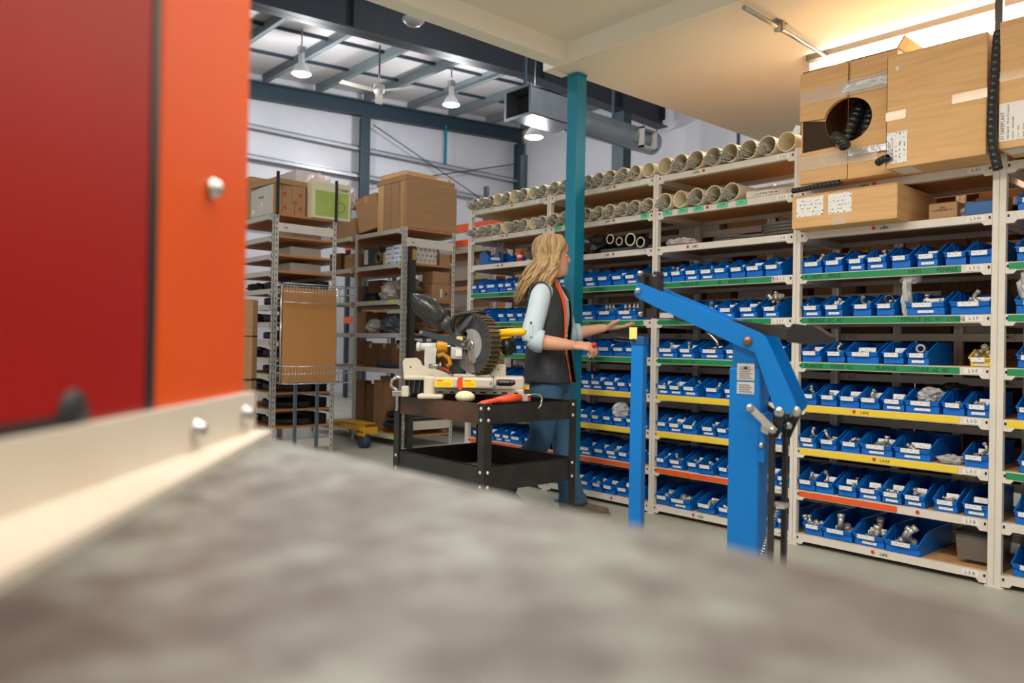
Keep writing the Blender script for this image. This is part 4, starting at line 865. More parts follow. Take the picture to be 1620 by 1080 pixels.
# ---- wire display stand with cardboard panel
ws = empty('wire_stand', (-5.9, 3.03, 0), label='silver wire display stand with plain brown cardboard panel and wire baskets', cat='stand')
CHR = mat('chrome_wire', (200, 204, 208), .2, 1)
MB().box(-.004, .004, -.235, .24, .665, 1.435).build('cardboard_panel', mat('plain_cardboard', (196, 138, 80), .85, bump=.1, bs=40), ws)
def basket(z0, z1, y0, y1, x0, x1):
    m = MB(); r = .0028
    for z in (z0, z1, (z0+z1)/2+.01):
        for a, b in (((x0, y0, z), (x0, y1, z)), ((x0, y1, z), (x1, y1, z)), ((x1, y1, z), (x1, y0, z)), ((x1, y0, z), (x0, y0, z))): m.cyl(a, b, r*(1.5 if z == z1 else 1), 5)
    n = 22
    for i in range(n+1):
        y = y0+(y1-y0)*i/n
        m.cyl((x0, y, z0), (x0, y, z1), r*.7, 4); m.cyl((x1, y, z0), (x1, y, z1), r*.7, 4); m.cyl((x0, y, z0), (x1, y, z0), r*.7, 4)
    return m
basket(1.31, 1.46, -.25, .36, -.16, .10).build('wire_basket', CHR, ws)
basket(.66, .80, -.25, .36, -.16, .10).build('wire_basket', CHR, ws)
for y in (-.245, .245): MB().cyl((-.01, y, .65), (-.01, y, 1.45), .009, 8).build('frame_post', CHR, ws)
for y in (-.105, .09): MB().box(-.03, -.01, y-.012, y+.012, .04, 1.45).build('leg', mat('blue_grey_leg', (110, 128, 140), .35, .6), ws)
MB().rbox(-.2, .16, -.25, .25, 0, .04, .006).build('stand_base', DTEAL, ws)
# ---- rack behind the saw: top cartons
zt = 2.117
for i, (x0, x1) in enumerate(((-6.42, -6.29), (-6.56, -6.43), (-6.69, -6.57), (-6.80, -6.70))):
    o = carton(((x0+x1)/2, 4.52, zt), (x1-x0, .61, .455), ['plain brown carton facing the camera, tallest on the rack behind the saw', 'upright flat carton right behind the tallest plain one', 'third upright flat carton in the row on top', 'pale upright flat carton, last of the row on top'][i], CARDD if i < 3 else CARD, tape=False)
    if i == 0: MB().box(-.02, .02, -.3065, -.3052, 0, .455).build('packing_tape', TAPE, o)
carton((-6.58, 4.52, zt+.458), (.52, .60, .055), 'flat carton lying across the upright cartons, lower of two', CARDD, tape=True)
o = carton((-6.60, 4.53, zt+.515), (.44, .56, .05), 'flat carton with white label, topmost over the rack behind the saw', CARD, rz=.05, tape=True)
MB().box(.2202, .2212, .1, .25, .008, .045).build('carton_label', LBLP, o)
o = carton((-6.97, 4.33, zt+.03), (.30, .26, .36), 'tilted open carton leaning to the left on the rack behind the saw', CARDD, rz=.25, tape=True, tilt=(0, -.16)); o.rotation_euler = (0, -.18, .25)
MB().prism([(-.15, .36), (-.26, .30), (-.255, .29), (-.148, .35)], -.12, .12).build('box_flap', CARD, o)
o = carton((-6.90, 4.65, zt), (.16, .28, .40), 'brown carton squeezed behind the tilted open carton', CARDK, tape=False)
carton((-7.55, 4.5, zt-.0), (.55, .5, .20), 'low brown carton left of the tilted carton', CARDD, tape=True)
o = empty('black_post', (-6.262, 4.235, 0), label='tall black steel post with a brass plate, mounted by the rack behind the saw', cat='post')
MB().rbox(-.0, .055, -.012, .05, 0, 1.93, .004).box(.012, .016, -.0135, -.011, .0, 1.92).build('post', BLKST, o)
MB().box(.055, .0565, .005, .045, 1.80, 1.9).build('brass_plate', mat('brass', (196, 160, 84), .3, .8, n=.5, ns=80), o)
# contents
def z_(i): return LB[i]+.0255
o = carton((-6.98, 4.36, z_(1)), (.30, .2, .20), 'dark green box with white label on the shelf behind the saw, left', mat('dark_green_card', (40, 54, 52), .5), tape=False); MB().box(-.14, -.06, -.1014, -.1004, .03, .18).build('box_label', LBLP, o)
m = MB(); m.tube([(.05*cos(t*pi/8), .0, .05+.05*sin(t*pi/8)) for t in range(17)], .02, 8); tag(m.build('flex_pipe_ring', mat('brown_flex', (96, 82, 66), .6, bump=.8, bs=50), None, (-6.80, 4.24, z_(1)+.02)), 'ring of brown flexible pipe beside the dark green box', 'pipe')
PATT = printed('blue_white_print', (226, 230, 236), (110, 150, 190), 22, .5)
for i, x in enumerate((-6.60, -6.46)): carton((x, 4.33, z_(1)), (.13, .2, .17+.012*i), ['left of two white boxes with pale blue print', 'right of two white boxes with pale blue print'][i], PATT, tape=False)
carton((-6.70, 4.28, z_(1)), (.05, .08, .13), 'thin tan book-like packet between dark and white boxes', CARD, tape=False)
o = carton((-6.40, 4.46, z_(1)), (.20, .27, .17), 'white box printed with rows of black triangles', CARDW, tape=False, flap=False)
tri = MB()
for i in range(5):
    for j in range(3):
        y = -.11+i*.052+(j % 2)*.02; z = .035+j*.05
        if y < .125: tri.prism([(y-.01, z-.008), (y+.01, z-.008), (y, z+.012)], .1002, .1008, ax='X')
tri.build('printed_triangles', INK, o)
carton((-6.38, 4.70, z_(1)), (.16, .13, .12), 'brown carton beside the triangle printed box', CARDD, tape=False)
carton((-7.4, 4.36, z_(1)), (.25, .2, .16), 'orange-brown carton in the left bay of the rack behind the saw', CARDD)
carton((-7.8, 4.4, z_(1)), (.25, .2, .2), 'brown carton far left in the left bay, upper shelf', CARDK)
crumple('clear_bag', (-7.55, 4.4, z_(1)+.0), (.10, .1, .09), BAGC, 'clear bag in the left bay of the rack behind the saw', seed=61)
o = carton((-6.39, 4.66, z_(2)), (.19, .24, .17), 'brown carton with black arrow, lower of the stacked pair', CARDD, tape=True)
MB().prism([(.03, .05), (.075, .075), (.03, .10), (.045, .075)], .0952, .096, ax='X').build('printed_arrow', INK, o); MB().box(.0952, .096, -.02, .005, .04, .12).build('box_label', PAPER, o)
carton((-6.39, 4.66, z_(2)+.172), (.18, .22, .12), 'brown carton on top of the arrow carton', CARDD, tape=True)
OLV = mat('olive_bag', (126, 120, 96), .35, alpha=.9, bump=.8, bs=14)
m = MB(); random.seed(2)
for q in range(9):
    r = .05+random.uniform(0, .03); m.tube([(r*1.5*cos(t*pi/8)+random.uniform(-.003, .003), r*sin(t*pi/8), .012+q*.009) for t in range(17)], .009, 6, cap=False)
tag(m.build('cable_bundle', DK, None, (-7.02, 4.29, z_(2))), 'coiled black cables on the middle shelf, rack behind the saw', 'cables')
crumple('clear_bag', (-6.66, 4.36, z_(2)), (.17, .15, .10), BAGC, 'full clear plastic bag on the middle shelf, rack behind the saw', seed=62)
crumple('olive_bag', (-6.45, 4.36, z_(2)+.03), (.11, .14, .10), OLV, 'olive coloured bag piled against the post, middle shelf', seed=63)
o = carton((-7.1, 4.62, z_(2)), (.2, .2, .18), 'pale spotted box behind the coiled black cables', CARDW, tape=False)
crumple('clear_bag', (-6.98, 4.33, z_(3)), (.12, .1, .075), mat('white_mesh_bag', (188, 190, 184), .4, bump=.8, bs=22), 'white mesh bag, left on the fourth shelf behind the saw', seed=64)
crumple('blue_bag', (-6.66, 4.36, z_(3)), (.17, .14, .095), mat('grey_blue_bag', (84, 98, 112), .25, alpha=.9, bump=.8, bs=16), 'grey blue plastic bag on the fourth shelf behind the saw', seed=65)
crumple('brown_bag', (-6.40, 4.6, z_(3)), (.1, .16, .07), mat('brown_plastic', (120, 92, 70), .3, bump=.8, bs=16), 'brown plastic wrapped bundle at the rack end, fourth shelf', seed=66)
carton((-6.86, 4.62, z_(3)), (.4, .22, .2), 'wide brown carton behind the bags, fourth shelf', CARDK, tape=False)
for i, x in enumerate((-6.98, -6.72, -6.47)): carton((x, 4.42, z_(4)+.0), (.24, .3, .24), 'dark brown carton, %s of three on the fifth shelf behind the saw' % ORD[i], CARDK, tape=True)
crumple('cloth_pile', (-6.60, 4.235, z_(4)), (.18, .035, .028), mat('dark_cloth', (46, 52, 62), .8, bump=.6, bs=20), 'pile of dark cloth on the fifth shelf behind the saw', seed=67)
carton((-6.92, 4.5, LB[5]+.0255), (.22, .3, .5), 'tall brown carton standing on the bottom shelf behind the saw', CARDD)
for q, (x, y, z, r) in enumerate(((-6.60, 4.5, .19, .21), (-6.55, 4.5, .24, .19), (-6.62, 4.5, .29, .17), (-6.52, 4.5, .33, .16))):
    m = MB(); m.tube([(r*cos(t*pi/10), r*1.2*sin(t*pi/10), 0) for t in range(21)], .024, 8, cap=False)
    tag(m.build('rubber_hose_coil', DK, None, (x, y, z)), 'black rubber hose coil, %s from bottom of the pile on the lowest shelf' % ORD[q], 'hose', 'hose coils on the lowest shelf')
tag(MB().rbox(-6.50, -6.33, 4.36, 4.60, .368, .372, .001).build('paper_sheet', PAPER), 'white paper sheet lying on the black hose coils', 'paper')
o = empty('ribbed_hose', (-6.30, 4.27, .27), label='black ribbed hose with white end lying across the rack end', cat='hose')
pts = []; rr = []
for i in range(120): pts.append((0, i*.0038, 0)); rr.append(.034 if i % 4 < 2 else .027)
MB().tube(pts, rr, 12).build('hose_tube', SPIR, o); MB().cyl((0, .45, 0), (0, .5, 0), .032, 14).build('hose_end', PAPER, o)
for j in range(6):
    x = -6.45-.30*j
    for i, lv in enumerate(LB[1:]):
        h = [.24, .28, .26, .28, .52][i]
        if (i == 0 and j < 1) or (i == 4 and j == 2): continue
        MM = [CARDK, CARDD, CARDK][(i+j) % 3]
        o = MB().rbox(-.14, .14, -.045, .045, 0, h*(.8+.2*((i*3+j*5) % 4)/3), .004).build('cardboard_box', MM, None, (x, 4.76, lv+.0255)); tag(o, '%s carton from right in the back row, %s shelf, rack behind the saw' % (ORD[j], ['second', 'third', 'fourth', 'fifth', 'bottom'][i]), 'carton', 'back row cartons, rack behind the saw')
# yellow dolly
o = empty('yellow_dolly', (-6.52, 3.98, 0), label='yellow steel dolly with a blue wheel on the floor before the rack', cat='dolly')
YP = mat('yellow_paint', (232, 178, 16), .4)
MB().box(-.62, -.0, -.05, -.04, .15, .21).box(-.5, -.1, -.05, .14, .205, .215).box(-.03, .12, -.12, -.11, .12, .19).box(.0, .01, -.12, .1, .12, .19).build('dolly_frame', YP, o)
m = MB(); [m.cyl((x, -.121, z), (x, -.124, z), .012, 10) for x, z in ((-.01, .155), (.04, .16), (.09, .155))]; [m.cyl((x, -.051, .18), (x, -.054, .18), .012, 10) for x in (-.58, -.52, -.46)]; m.build('bolt_hole', BLACK, o)
MB().cyl((.03, -.1, .06), (.03, -.02, .06), .06, 20).build('wheel', mat('blue_wheel', (54, 66, 96), .5), o); MB().box(.0, .06, -.105, -.1, .06, .13).box(.0, .06, -.02, -.015, .06, .13).build('fork', RUST, o)
# far rack contents
random.seed(8)
for i, z in enumerate((.5, .8, 1.1, 1.4, 1.75)):
    for j, x in enumerate((-6.75, -7.2, -7.9)):
        Mx = random.choice([CARDW, CARDD, CARDK, BAGC]); 
        carton((x, 5.8, z+.0255), (.36, .4, .2), '%s carton from right on shelf %s of the rack glimpsed left of the bins' % (ORD[j], ['one', 'two', 'three', 'four', 'five'][i]), CARDW if Mx is BAGC else Mx, tape=False)
# ================================================================== FOREGROUND BENCH AND MACHINE
BENCH = mat('worn_bench_steel', (110, 114, 106), .5, spec=.35, n=.95, ns=34, rgb2=(74, 68, 62), bump=.05, bs=12, rn=.12, thr=(.38, .64))
# broad brown stains over the fine mottling
_nt = BENCH.node_tree; _b = _nt.nodes['Principled BSDF']; _src = _b.inputs['Base Color'].links[0].from_socket
_tc = _nt.nodes.new('ShaderNodeTexCoord'); _t = _nt.nodes.new('ShaderNodeTexNoise'); _t.inputs['Scale'].default_value = 7.5; _t.inputs['Detail'].default_value = 3; _nt.links.new(_tc.outputs['Object'], _t.inputs['Vector'])
_m = _nt.nodes.new('ShaderNodeMapRange'); _m.inputs[1].default_value = .46; _m.inputs[2].default_value = .66; _m.inputs[4].default_value = .8; _nt.links.new(_t.outputs[0], _m.inputs[0])
_x = _nt.nodes.new('ShaderNodeMix'); _x.data_type = 'RGBA'; _x.inputs[7].default_value = (lin(58), lin(46), lin(42), 1); _nt.links.new(_m.outputs[0], _x.inputs[0]); _nt.links.new(_src, _x.inputs[6]); _nt.links.new(_x.outputs[2], _b.inputs['Base Color'])
o = empty('work_bench', (-.2, -.3, 0), label='grey worn steel bench top filling the blurred foreground', cat='bench')
poly = [(-.80, .352), (.9, .336), (.9, -1.1), (-1.5, -1.1), (-1.16, -.06), (-.815, .335)]
rel(MB().prism(poly, .87, .90, ax='Z'), (-.2, -.3, 0)).build('bench_top', BENCH, o)
for x, y in ((-.75, .2), (.8, .2), (.8, -1.0), (-1.3, -1.0)): rel(MB().box(x-.03, x+.03, y-.03, y+.03, 0, .87), (-.2, -.3, 0)).build('leg', BLKST, o)
REDP = mat('red_machine_paint', (146, 8, 0), .45, spec=.2, n=.35, ns=3, rgb2=(108, 6, 2))
ORP = mat('orange_machine_paint', (206, 76, 0), .42, spec=.25, n=.4, ns=4, rgb2=(190, 54, 4))
mc = empty('cutting_machine', (-.796, .336, .90), radians(139.6), label='tall red and orange machine housing at left in the blurred foreground', cat='machine')
MB().rbox(-1.25, -.03, .03, .5, .0, 1.25, .01).build('housing', REDP, mc)
MB().rbox(-1.25, -.238, -.006, .04, .040, 1.24, .010).build('side_door', REDP, mc)
MB().rbox(-.224, -.012, -.004, .04, .036, 1.24, .004).build('front_panel', ORP, mc)
MB().box(-.238, -.2245, -.0035, .03, .037, 1.24).build('door_gap', BLACK, mc)
MB().box(-.60, -.345, -.0075, -.0055, .046, .054).build('bottom_gap_shade', BLACK, mc)  # black strip laid on, standing in for the dark of the gap
IVO = mat('ivory_angle_iron', (196, 186, 172), .5, n=.4, ns=7, rgb2=(180, 164, 142))
ai = MB().box(-1.25, 0, -.012, -.005, 0, .047).prism([(.003, -.029), (-.52, -.07), (-1.25, -.124), (-1.25, -.006), (0, -.006)], .0005, .007, ax='Z').build('angle_iron', IVO, mc)
for x, z in ((-.164, .024), (-.037, .026), (-.45, .024)):
    MB().lathe([(.0095, 0), (.0095, .002), (.0072, .003), (.0066, .007), (.004, .0085), (.001, .0085)], 16, M=Matrix.Translation((x, -.012, z)) @ Matrix.Rotation(pi/2, 4, 'X')).build('bolt', STEEL, ai)
MB().lathe([(.0095, 0), (.0090, .004), (.0072, .005), (.0066, .009), (.004, .011), (.001, .011)], 16, M=Matrix.Translation((-.12, -.004, .235)) @ Matrix.Rotation(pi/2, 4, 'X')).build('bolt', STEEL, mc)
MB().lathe([(.019, 0), (.018, .001), (.001, .0015)], 20, M=Matrix.Translation((-.345, -.0065, .050)) @ Matrix.Rotation(pi/2, 4, 'X')).build('hole_shade_disc', BLACK, mc)  # flat black disc, shade of a hole put into its colour
# ================================================================== CART
CP = (-2.815, 2.345, 0); CW, CL = .752, .61
ct = empty('service_cart', (CP[0]-CW/2, CP[1]+CL/2, 0), label='black steel two tray service cart carrying the miter saw', cat='cart')
def c_(m): return rel(m, (CP[0]-CW/2, CP[1]+CL/2, 0))
X0, X1, Y0, Y1 = CP[0]-CW, CP[0], CP[1], CP[1]+CL
def tray(zb, zt, zf, nm, matf):
    t = .003
    tr = c_(MB().box(X0+t, X1-t, Y0+t, Y1-t, zf-.003, zf)).build(nm, matf, ct)
    for a, M in ((MB().box(X0, X1, Y0, Y0+t, zb, zt).box(X0, X1, Y0, Y0+.02, zt-.002, zt), RUST if zt > .5 else BLKST), (MB().box(X0, X1, Y1-t, Y1, zb, zt).box(X0, X1, Y1-.02, Y1, zt-.002, zt), BLKST), (MB().box(X0, X0+t, Y0, Y1, zb, zt), BLKST), (MB().box(X1-t, X1, Y0, Y1, zb, zt).box(X1-.015, X1, Y0, Y1, zt-.002, zt), BLKST)):
        c_(a).build('tray_side', M, tr)
tray(.626, .72, .632, 'upper_tray', BLKST); tray(.308, .426, .316, 'lower_tray', mat('dusty_steel', (150, 144, 132), .5, n=.9, ns=7, rgb2=(84, 78, 70)))
RIV = MB().lathe([(.009, 0), (.008, .003), (.005, .0055), (.001, .006)], 10)
for sx, xx in ((1, X1), (-1, X0)):
    for sy, yy in ((-1, Y0), (1, Y1)):
        l = c_(MB().box(min(xx, xx-sx*.042), max(xx, xx-sx*.042), min(yy+sy*.001, yy+sy*.005), max(yy+sy*.001, yy+sy*.005), .12, .725).box(min(xx+sx*.001, xx+sx*.005), max(xx+sx*.001, xx+sx*.005), min(yy+sy*.005, yy-sy*.042), max(yy+sy*.005, yy-sy*.042), .12, .725)).build('leg', BLKST, ct)
        for z in (.645, .70, .33, .40):
            RP = [(.009, 0), (.008, .003), (.005, .0055), (.001, .006)]; RM_ = mat('rivet_steel', (220, 214, 196), .3, .5)
            c_(MB().lathe(RP, 10, M=Matrix.Translation((xx-sx*.02, yy+sy*.005, z)) @ Matrix.Rotation(-sy*pi/2, 4, 'X'))).build('rivet', RM_, l)
            c_(MB().lathe(RP, 10, M=Matrix.Translation((xx+sx*.005, yy-sy*.02, z)) @ Matrix.Rotation(sx*pi/2, 4, 'Y'))).build('rivet', RM_, l)
        m = MB().cyl((xx-sx*.03, yy-sy*.05, .055), (xx-sx*.06, yy-sy*.05, .055), .055, 20); w = c_(m).build('caster_wheel', BLACK, ct)
        c_(MB().box(min(xx-sx*.02, xx-sx*.07), max(xx-sx*.02, xx-sx*.07), min(yy, yy-sy*.07), max(yy, yy-sy*.07), .112, .122).box(min(xx-sx*.02, xx-sx*.024), max(xx-sx*.02, xx-sx*.024), yy-sy*.05-.02, yy-sy*.05+.02, .04, .115)).build('fork', ZINC, w)
# orange tool with hook over the rim
OT = mat('orange_webbing', (232, 82, 36), .5, bump=.3, bs=60)
t = empty('ratchet_strap', (-2.84, 2.53, .722), label='orange ratchet strap with silver hook lying on the cart rim', cat='strap')
MB().tube([(-.01, -.09, .012), (-.005, 0, .02), (-.0, .06, .022)], [.016, .021, .018], 12).build('strap_roll', OT, t)
MB().prism([(-.19, -.002), (-.16, .012), (-.08, .022), (-.07, .014), (-.16, .002)], -.03, .02, ax='X').box(-.03, .0, .04, .13, .004, .03).build('strap_end', OT, t)
MB().box(-.012, .012, .075, .10, .005, .038).build('buckle', IVO, t)
MB().tube([(0, .10, .03), (.0, .15, .036), (.012, .18, .034), (.02, .19, .015), (.022, .18, -.02), (.022, .16, -.034)], .006, 8).build('hook', STEEL, t)
o = MB().blob((0, 0, 0), (.056, .045, .030), 18, 10).build('sanding_disc_roll', mat('cream_roll', (240, 232, 190), .5, n=.3, ns=30), None, (-3.06, 2.42, .74)); tag(o, 'cream coloured round pad on the cart under the saw', 'pad')
# ================================================================== MITER SAW
SAWB = mat('cast_beige', (208, 198, 180), .45, n=.35, ns=9, rgb2=(184, 172, 152)); SAWG = mat('saw_grey', (150, 150, 148), .4, .3, n=.3, ns=12); SAWY = mat('saw_yellow', (250, 190, 8), .3)
DG = mat('guard_dark', (62, 64, 66), .3, .5, n=.5, ns=14, rgb2=(100, 100, 98)); GOLD = mat('brass_yellow', (222, 156, 30), .35, .3)
sw = empty('miter_saw', (-3.19, 2.65, .722), radians(48.3), label='sliding miter saw with yellow handle and black dust bag on the cart', cat='saw')
base = MB().rbox(-.30, .21, -.12, .12, .022, .052, .008).rbox(-.305, -.245, -.14, -.02, .0, .112, .010).rbox(-.33, -.20, -.20, -.09, .0, .024, .010).rbox(.12, .20, -.15, -.08, .0, .024, .008).rbox(.05, .212, -.07, .10, .045, .115, .012).rbox(-.42, -.24, -.07, .06, .088, .112, .010).rbox(-.43, -.39, -.06, .05, .0, .055, .006).build('base', SAWB, sw)
for i in range(8): MB().box(-.235+i*.055+(.01 if i % 2 else 0), -.205+i*.055, -.1212, -.1195, .028, .036).build('base_slot', BLACK, base)
m = MB(); [m.prism([(-.40+i*.028, .02), (-.394+i*.028, .02), (-.384+i*.028, .09), (-.39+i*.028, .09)], -.05, .04) for i in range(4)]; m.box(-.40, -.30, .0, .05, .02, .09); m.build('base_rib', DG, base)
fl = [(-.42, .105), (-.427, .185), (-.415, .2), (-.355, .203), (-.338, .19), (-.325, .165), (-.29, .15), (-.24, .142), (-.18, .122), (-.165, .105)]
MB().prism(fl, -.045, -.02).prism([(a*.98-.003, b*.97) for a, b in fl[:5]]+[(-.338, .105)], -.02, .01).build('fence', SAWB, sw)
MB().rbox(.035, .115, -.03, -.005, .11, .178, .008).build('fence', SAWB, sw)
MB().cyl((-.385, -.0455, .155), (-.385, -.047, .155), .004, 8).cyl((.075, -.0305, .15), (.075, -.032, .15), .004, 8).build('fence_hole', BLACK, sw)
MB().tube([(-.415, -.01, .09), (-.455, -.02, .1), (-.485, -.02, .085), (-.49, -.02, .055), (-.465, -.02, .035), (-.45, -.02, .03)], .010, 8).rbox(-.48, -.41, -.05, .02, .0, .03, .006).box(-.462, -.45, -.03, -.01, -.07, .0).build('side_clamp', STEEL, sw)
arm = MB().rbox(-.25, .055, -.19, -.10, .055, .112, .012).rbox(.0, .072, -.18, -.11, .058, .108, .02).build('miter_arm', mat('arm_grey', (196, 190, 176), .4), sw)
for a, b in ((-.242, -.152), (-.10, -.035)):
    g = MB().box(a, b, -.1912, -.1903, .062, .102).build('warning_label', mat('label_yellow', (246, 206, 30), .5), arm)
    MB().box(a+.008, a+.04, -.1918, -.1913, .092, .097).build('label_heading', REDDOT, g); m = MB(); [m.box(a+.008, b-.01, -.1918, -.1913, .068+i*.006, .070+i*.006) for i in range(3)]; m.build('label_line', GOLD, g)
MB().prism([(-.128, .06), (-.112, .045), (-.100, .06), (-.106, .10), (-.100, .114), (-.124, .112), (-.13, .09)], -.199, -.1905).build('red_stop', mat('red_plastic_stop', (220, 66, 30), .4), arm)
MB().cyl((.04, -.191, .085), (.04, -.194, .085), .006, 10).build('arm_screw', STEEL, arm)
MB().rbox(.068, .155, -.175, -.115, .070, .102, .013).rbox(.13, .165, -.18, -.11, .076, .1, .01).build('miter_lock_handle', BLACK, sw)
MB().box(.21, .24, -.0, .04, .045, .065).build('end_stop', SAWY, sw)
MB().rbox(-.16, .03, -.06, .07, .108, .122, .004).build('turntable', SAWB, sw)
# blade group: axis points to the left front
C0 = Vector((-.062, -.02, .278)); q = Matrix.Translation(C0) @ Matrix.Rotation(radians(-45), 4, 'Z') @ Matrix.Rotation(pi/2, 4, 'X')   # local z -> towards -y' (viewer side), rotated to the left
def gpr(poly, z0, z1): m = MB(); return m.prism(poly, z0, z1, ax='Z', M=q)
def ring(r0, r1, a0, a1, z0, z1, n=28):
    P = [(r1*cos(a0+(a1-a0)*i/n), r1*sin(a0+(a1-a0)*i/n)) for i in range(n+1)]; Q = [(r0*cos(a0+(a1-a0)*i/n), r0*sin(a0+(a1-a0)*i/n)) for i in range(n+1)]
    m = MB()
    for i in range(n): m.prism([P[i], P[i+1], Q[i+1], Q[i]], z0, z1, ax='Z', M=q)
    return m
gpr([(.148*cos(t*pi/24)*(1 if t % 2 else .975), .148*sin(t*pi/24)*(1 if t % 2 else .975)) for t in range(48)], -.004, -.001).build('saw_blade', mat('blade_steel', (206, 204, 200), .3, 1, n=.6, ns=60, rgb2=(130, 126, 120), rn=.15), sw)
ug = ring(.085, .158, radians(-75), radians(150), .004, .016).build('upper_guard', DG, sw)
ring(.150, .160, radians(-85), radians(150), -.05, .02).build('guard_rim', mat('guard_rim', (88, 80, 66), .4, .5, n=.5, ns=30), ug)
m = MB()
for i in range(25):
    a = radians(-80+i*8.8); r = .163
    m.box(-.005, .005, -.0035, .006, -.055, .022, 0, q @ Matrix.Rotation(a, 4, 'Z') @ Matrix.Translation((r, 0, 0)) @ Matrix.Rotation(pi/2, 4, 'Z'))
m.build('guard_rib', mat('rib_brown', (118, 98, 66), .4, .4, n=.7, ns=60, rgb2=(58, 54, 48)), ug)
m = MB()
for i in range(12):
    a = radians(20+i*11); m.box(.115, .15, -.002, .002, .016, .0185, 0, q @ Matrix.Rotation(a, 4, 'Z'))
m.build('guard_groove', DSTEEL, ug)
gpr([(.088*cos(radians(a)), .088*sin(radians(a))) for a in range(-95, 130, 12)]+[(-.03, .06), (-.04, .0), (-.02, -.05)], .006, .014).build('gear_plate', mat('plate_grey', (178, 178, 178), .4, .3, n=.3, ns=20), sw)
gpr([(-.07, -.02), (.0, -.03), (.012, -.07), (.03, -.1), (.045, -.09), (.03, -.04), (.01, .01), (-.07, .005)], .016, .022).build('guard_lever', SAWG, sw)
m = MB(); m.lathe([(.026, .014), (.026, .024), (.016, .028), (.001, .028)], 18, M=q); m.build('arbor_cap', STEEL, sw)
m = MB(); m.lathe([(.013, 0), (.013, .006), (.001, .006)], 12, M=q @ Matrix.Translation((.02, -.085, .014))); m.build('bolt', GOLD, sw)
ring(.06, .15, radians(178), radians(285), .003, .0055, 20).build('lower_guard', mat('clear_guard', (190, 190, 188), .25, .6, alpha=.8, n=.6, ns=70, rgb2=(120, 118, 114)), sw)
gpr([(-.16, .03), (-.02, .155), (.02, .15), (-.03, .1), (-.1, .05)], .002, .02).build('guard_cover', mat('guard_grey', (120, 124, 128), .35, .4), sw)
MB().tube([(-.165, -.03, .345), (-.172, -.03, .395), (-.155, -.03, .430), (-.10, -.03, .442), (-.03, -.03, .452), (.005, -.02, .44)], [.010, .011, .012, .013, .012, .008], 10).build('carry_handle', BLACK, sw)
MB().box(-.06, -.015, -.014, -.012, .418, .432).build('handle_sticker', REDDOT, sw)
MB().tube([(.03, .0, .325), (.06, -.01, .338), (.13, -.03, .346), (.20, -.05, .350), (.216, -.054, .349)], [.018, .022, .023, .022, .012], 14, flat=.95).build('grip_handle', SAWY, sw)
MB().tube([(.05, .0, .315), (.10, -.02, .318), (.14, -.03, .328)], [.010, .012, .008], 8).build('grip_trigger', SAWY, sw)
MB().tube([(.035, .06, .272), (.085, .03, .272), (.115, .01, .272)], [.048, .050, .048], 18).build('motor_housing', SAWY, sw)
MB().tube([(.113, .012, .272), (.135, -.005, .272), (.148, -.015, .272)], [.049, .046, .032], 18).build('motor_cap', BLACK, sw)
MB().prism([(-.335, .345), (-.325, .35), (-.11, .298), (-.085, .285), (-.09, .262), (-.115, .262), (-.33, .323), (-.338, .33)], -.09, -.08).build('black_lever', mat('lever_slate', (56, 66, 74), .4, .3), sw)
for a, b in ((-.328, .337), (-.11, .278)): MB().cyl((a, -.091, b), (a, -.098, b), .009, 12).build('bolt', STEEL, sw)
bag = MB().tube([(-.395, .0, .500), (-.385, 0, .515), (-.34, .0, .49), (-.29, .0, .452), (-.245, .0, .42), (-.215, .0, .395)], [.012, .034, .058, .064, .056, .034], 16)
random.seed(4); bag.v = [(a+random.uniform(-.005, .005), b+random.uniform(-.006, .006), c+random.uniform(-.006, .006)) for a, b, c in bag.v]
bag.build('dust_bag', mat('dust_bag_mesh', (46, 48, 48), .22, alpha=.93, bump=1, bs=16), sw)
MB().tube([(-.225, 0, .405), (-.20, 0, .38), (-.198, 0, .378), (-.15, 0, .325), (-.12, 0, .29)], [.036, .036, .028, .026, .024], 16).build('dust_tube', mat('tube_grey', (72, 74, 76), .35), sw)
MB().cyl((-.365, .04, .262), (-.345, .04, .262), .024, 16).cyl((-.345, .04, .262), (-.26, .04, .264), .020, 16).build('rail_housing', mat('white_cast', (222, 220, 216), .4), sw)
MB().cyl((-.26, .04, .265), (-.15, .04, .268), .010, 12).cyl((-.26, .09, .285), (-.12, .09, .288), .010, 12).build('slide_rail', STEEL, sw)
MB().prism([(-.32, .255), (-.255, .258), (-.262, .20), (-.258, .12), (-.315, .12), (-.322, .19)], .02, .06).build('rail_support', MATS['white_cast'], sw)
MB().pipe((-.255, .035, .262), (-.20, .035, .264), .030, .018, 16).tube([(-.25, .0, .215), (-.22, .0, .225), (-.19, .0, .205), (-.18, 0, .175), (-.20, .0, .16)], .012, 8).build('rail_clamp', GOLD, sw)
MB().rbox(-.18, -.12, -.0, .04, .20, .262, .006).rbox(-.15, -.115, -.08, -.03, .215, .27, .005).build('head_bracket', MATS['white_cast'], sw)
MB().rbox(-.15, -.115, -.035, .0, .28, .32, .005).build('fitting_yellow', mat('pale_yellow', (228, 208, 120), .4), sw)
MB().rbox(-.19, -.10, .05, .10, .12, .30, .01).build('rear_yoke', DG, sw)
MB().cyl((-.29, -.02, .16), (-.235, -.03, .165), .012, 10).cyl((-.235, -.03, .165), (-.225, -.03, .165), .018, 10).build('clamp_screw', STEEL, sw)
MB().tube([(-.225, -.04, .155), (-.19, -.05, .14), (-.175, -.05, .125)], .007, 6).build('red_wire', mat('dark_red', (150, 40, 30), .5), sw)
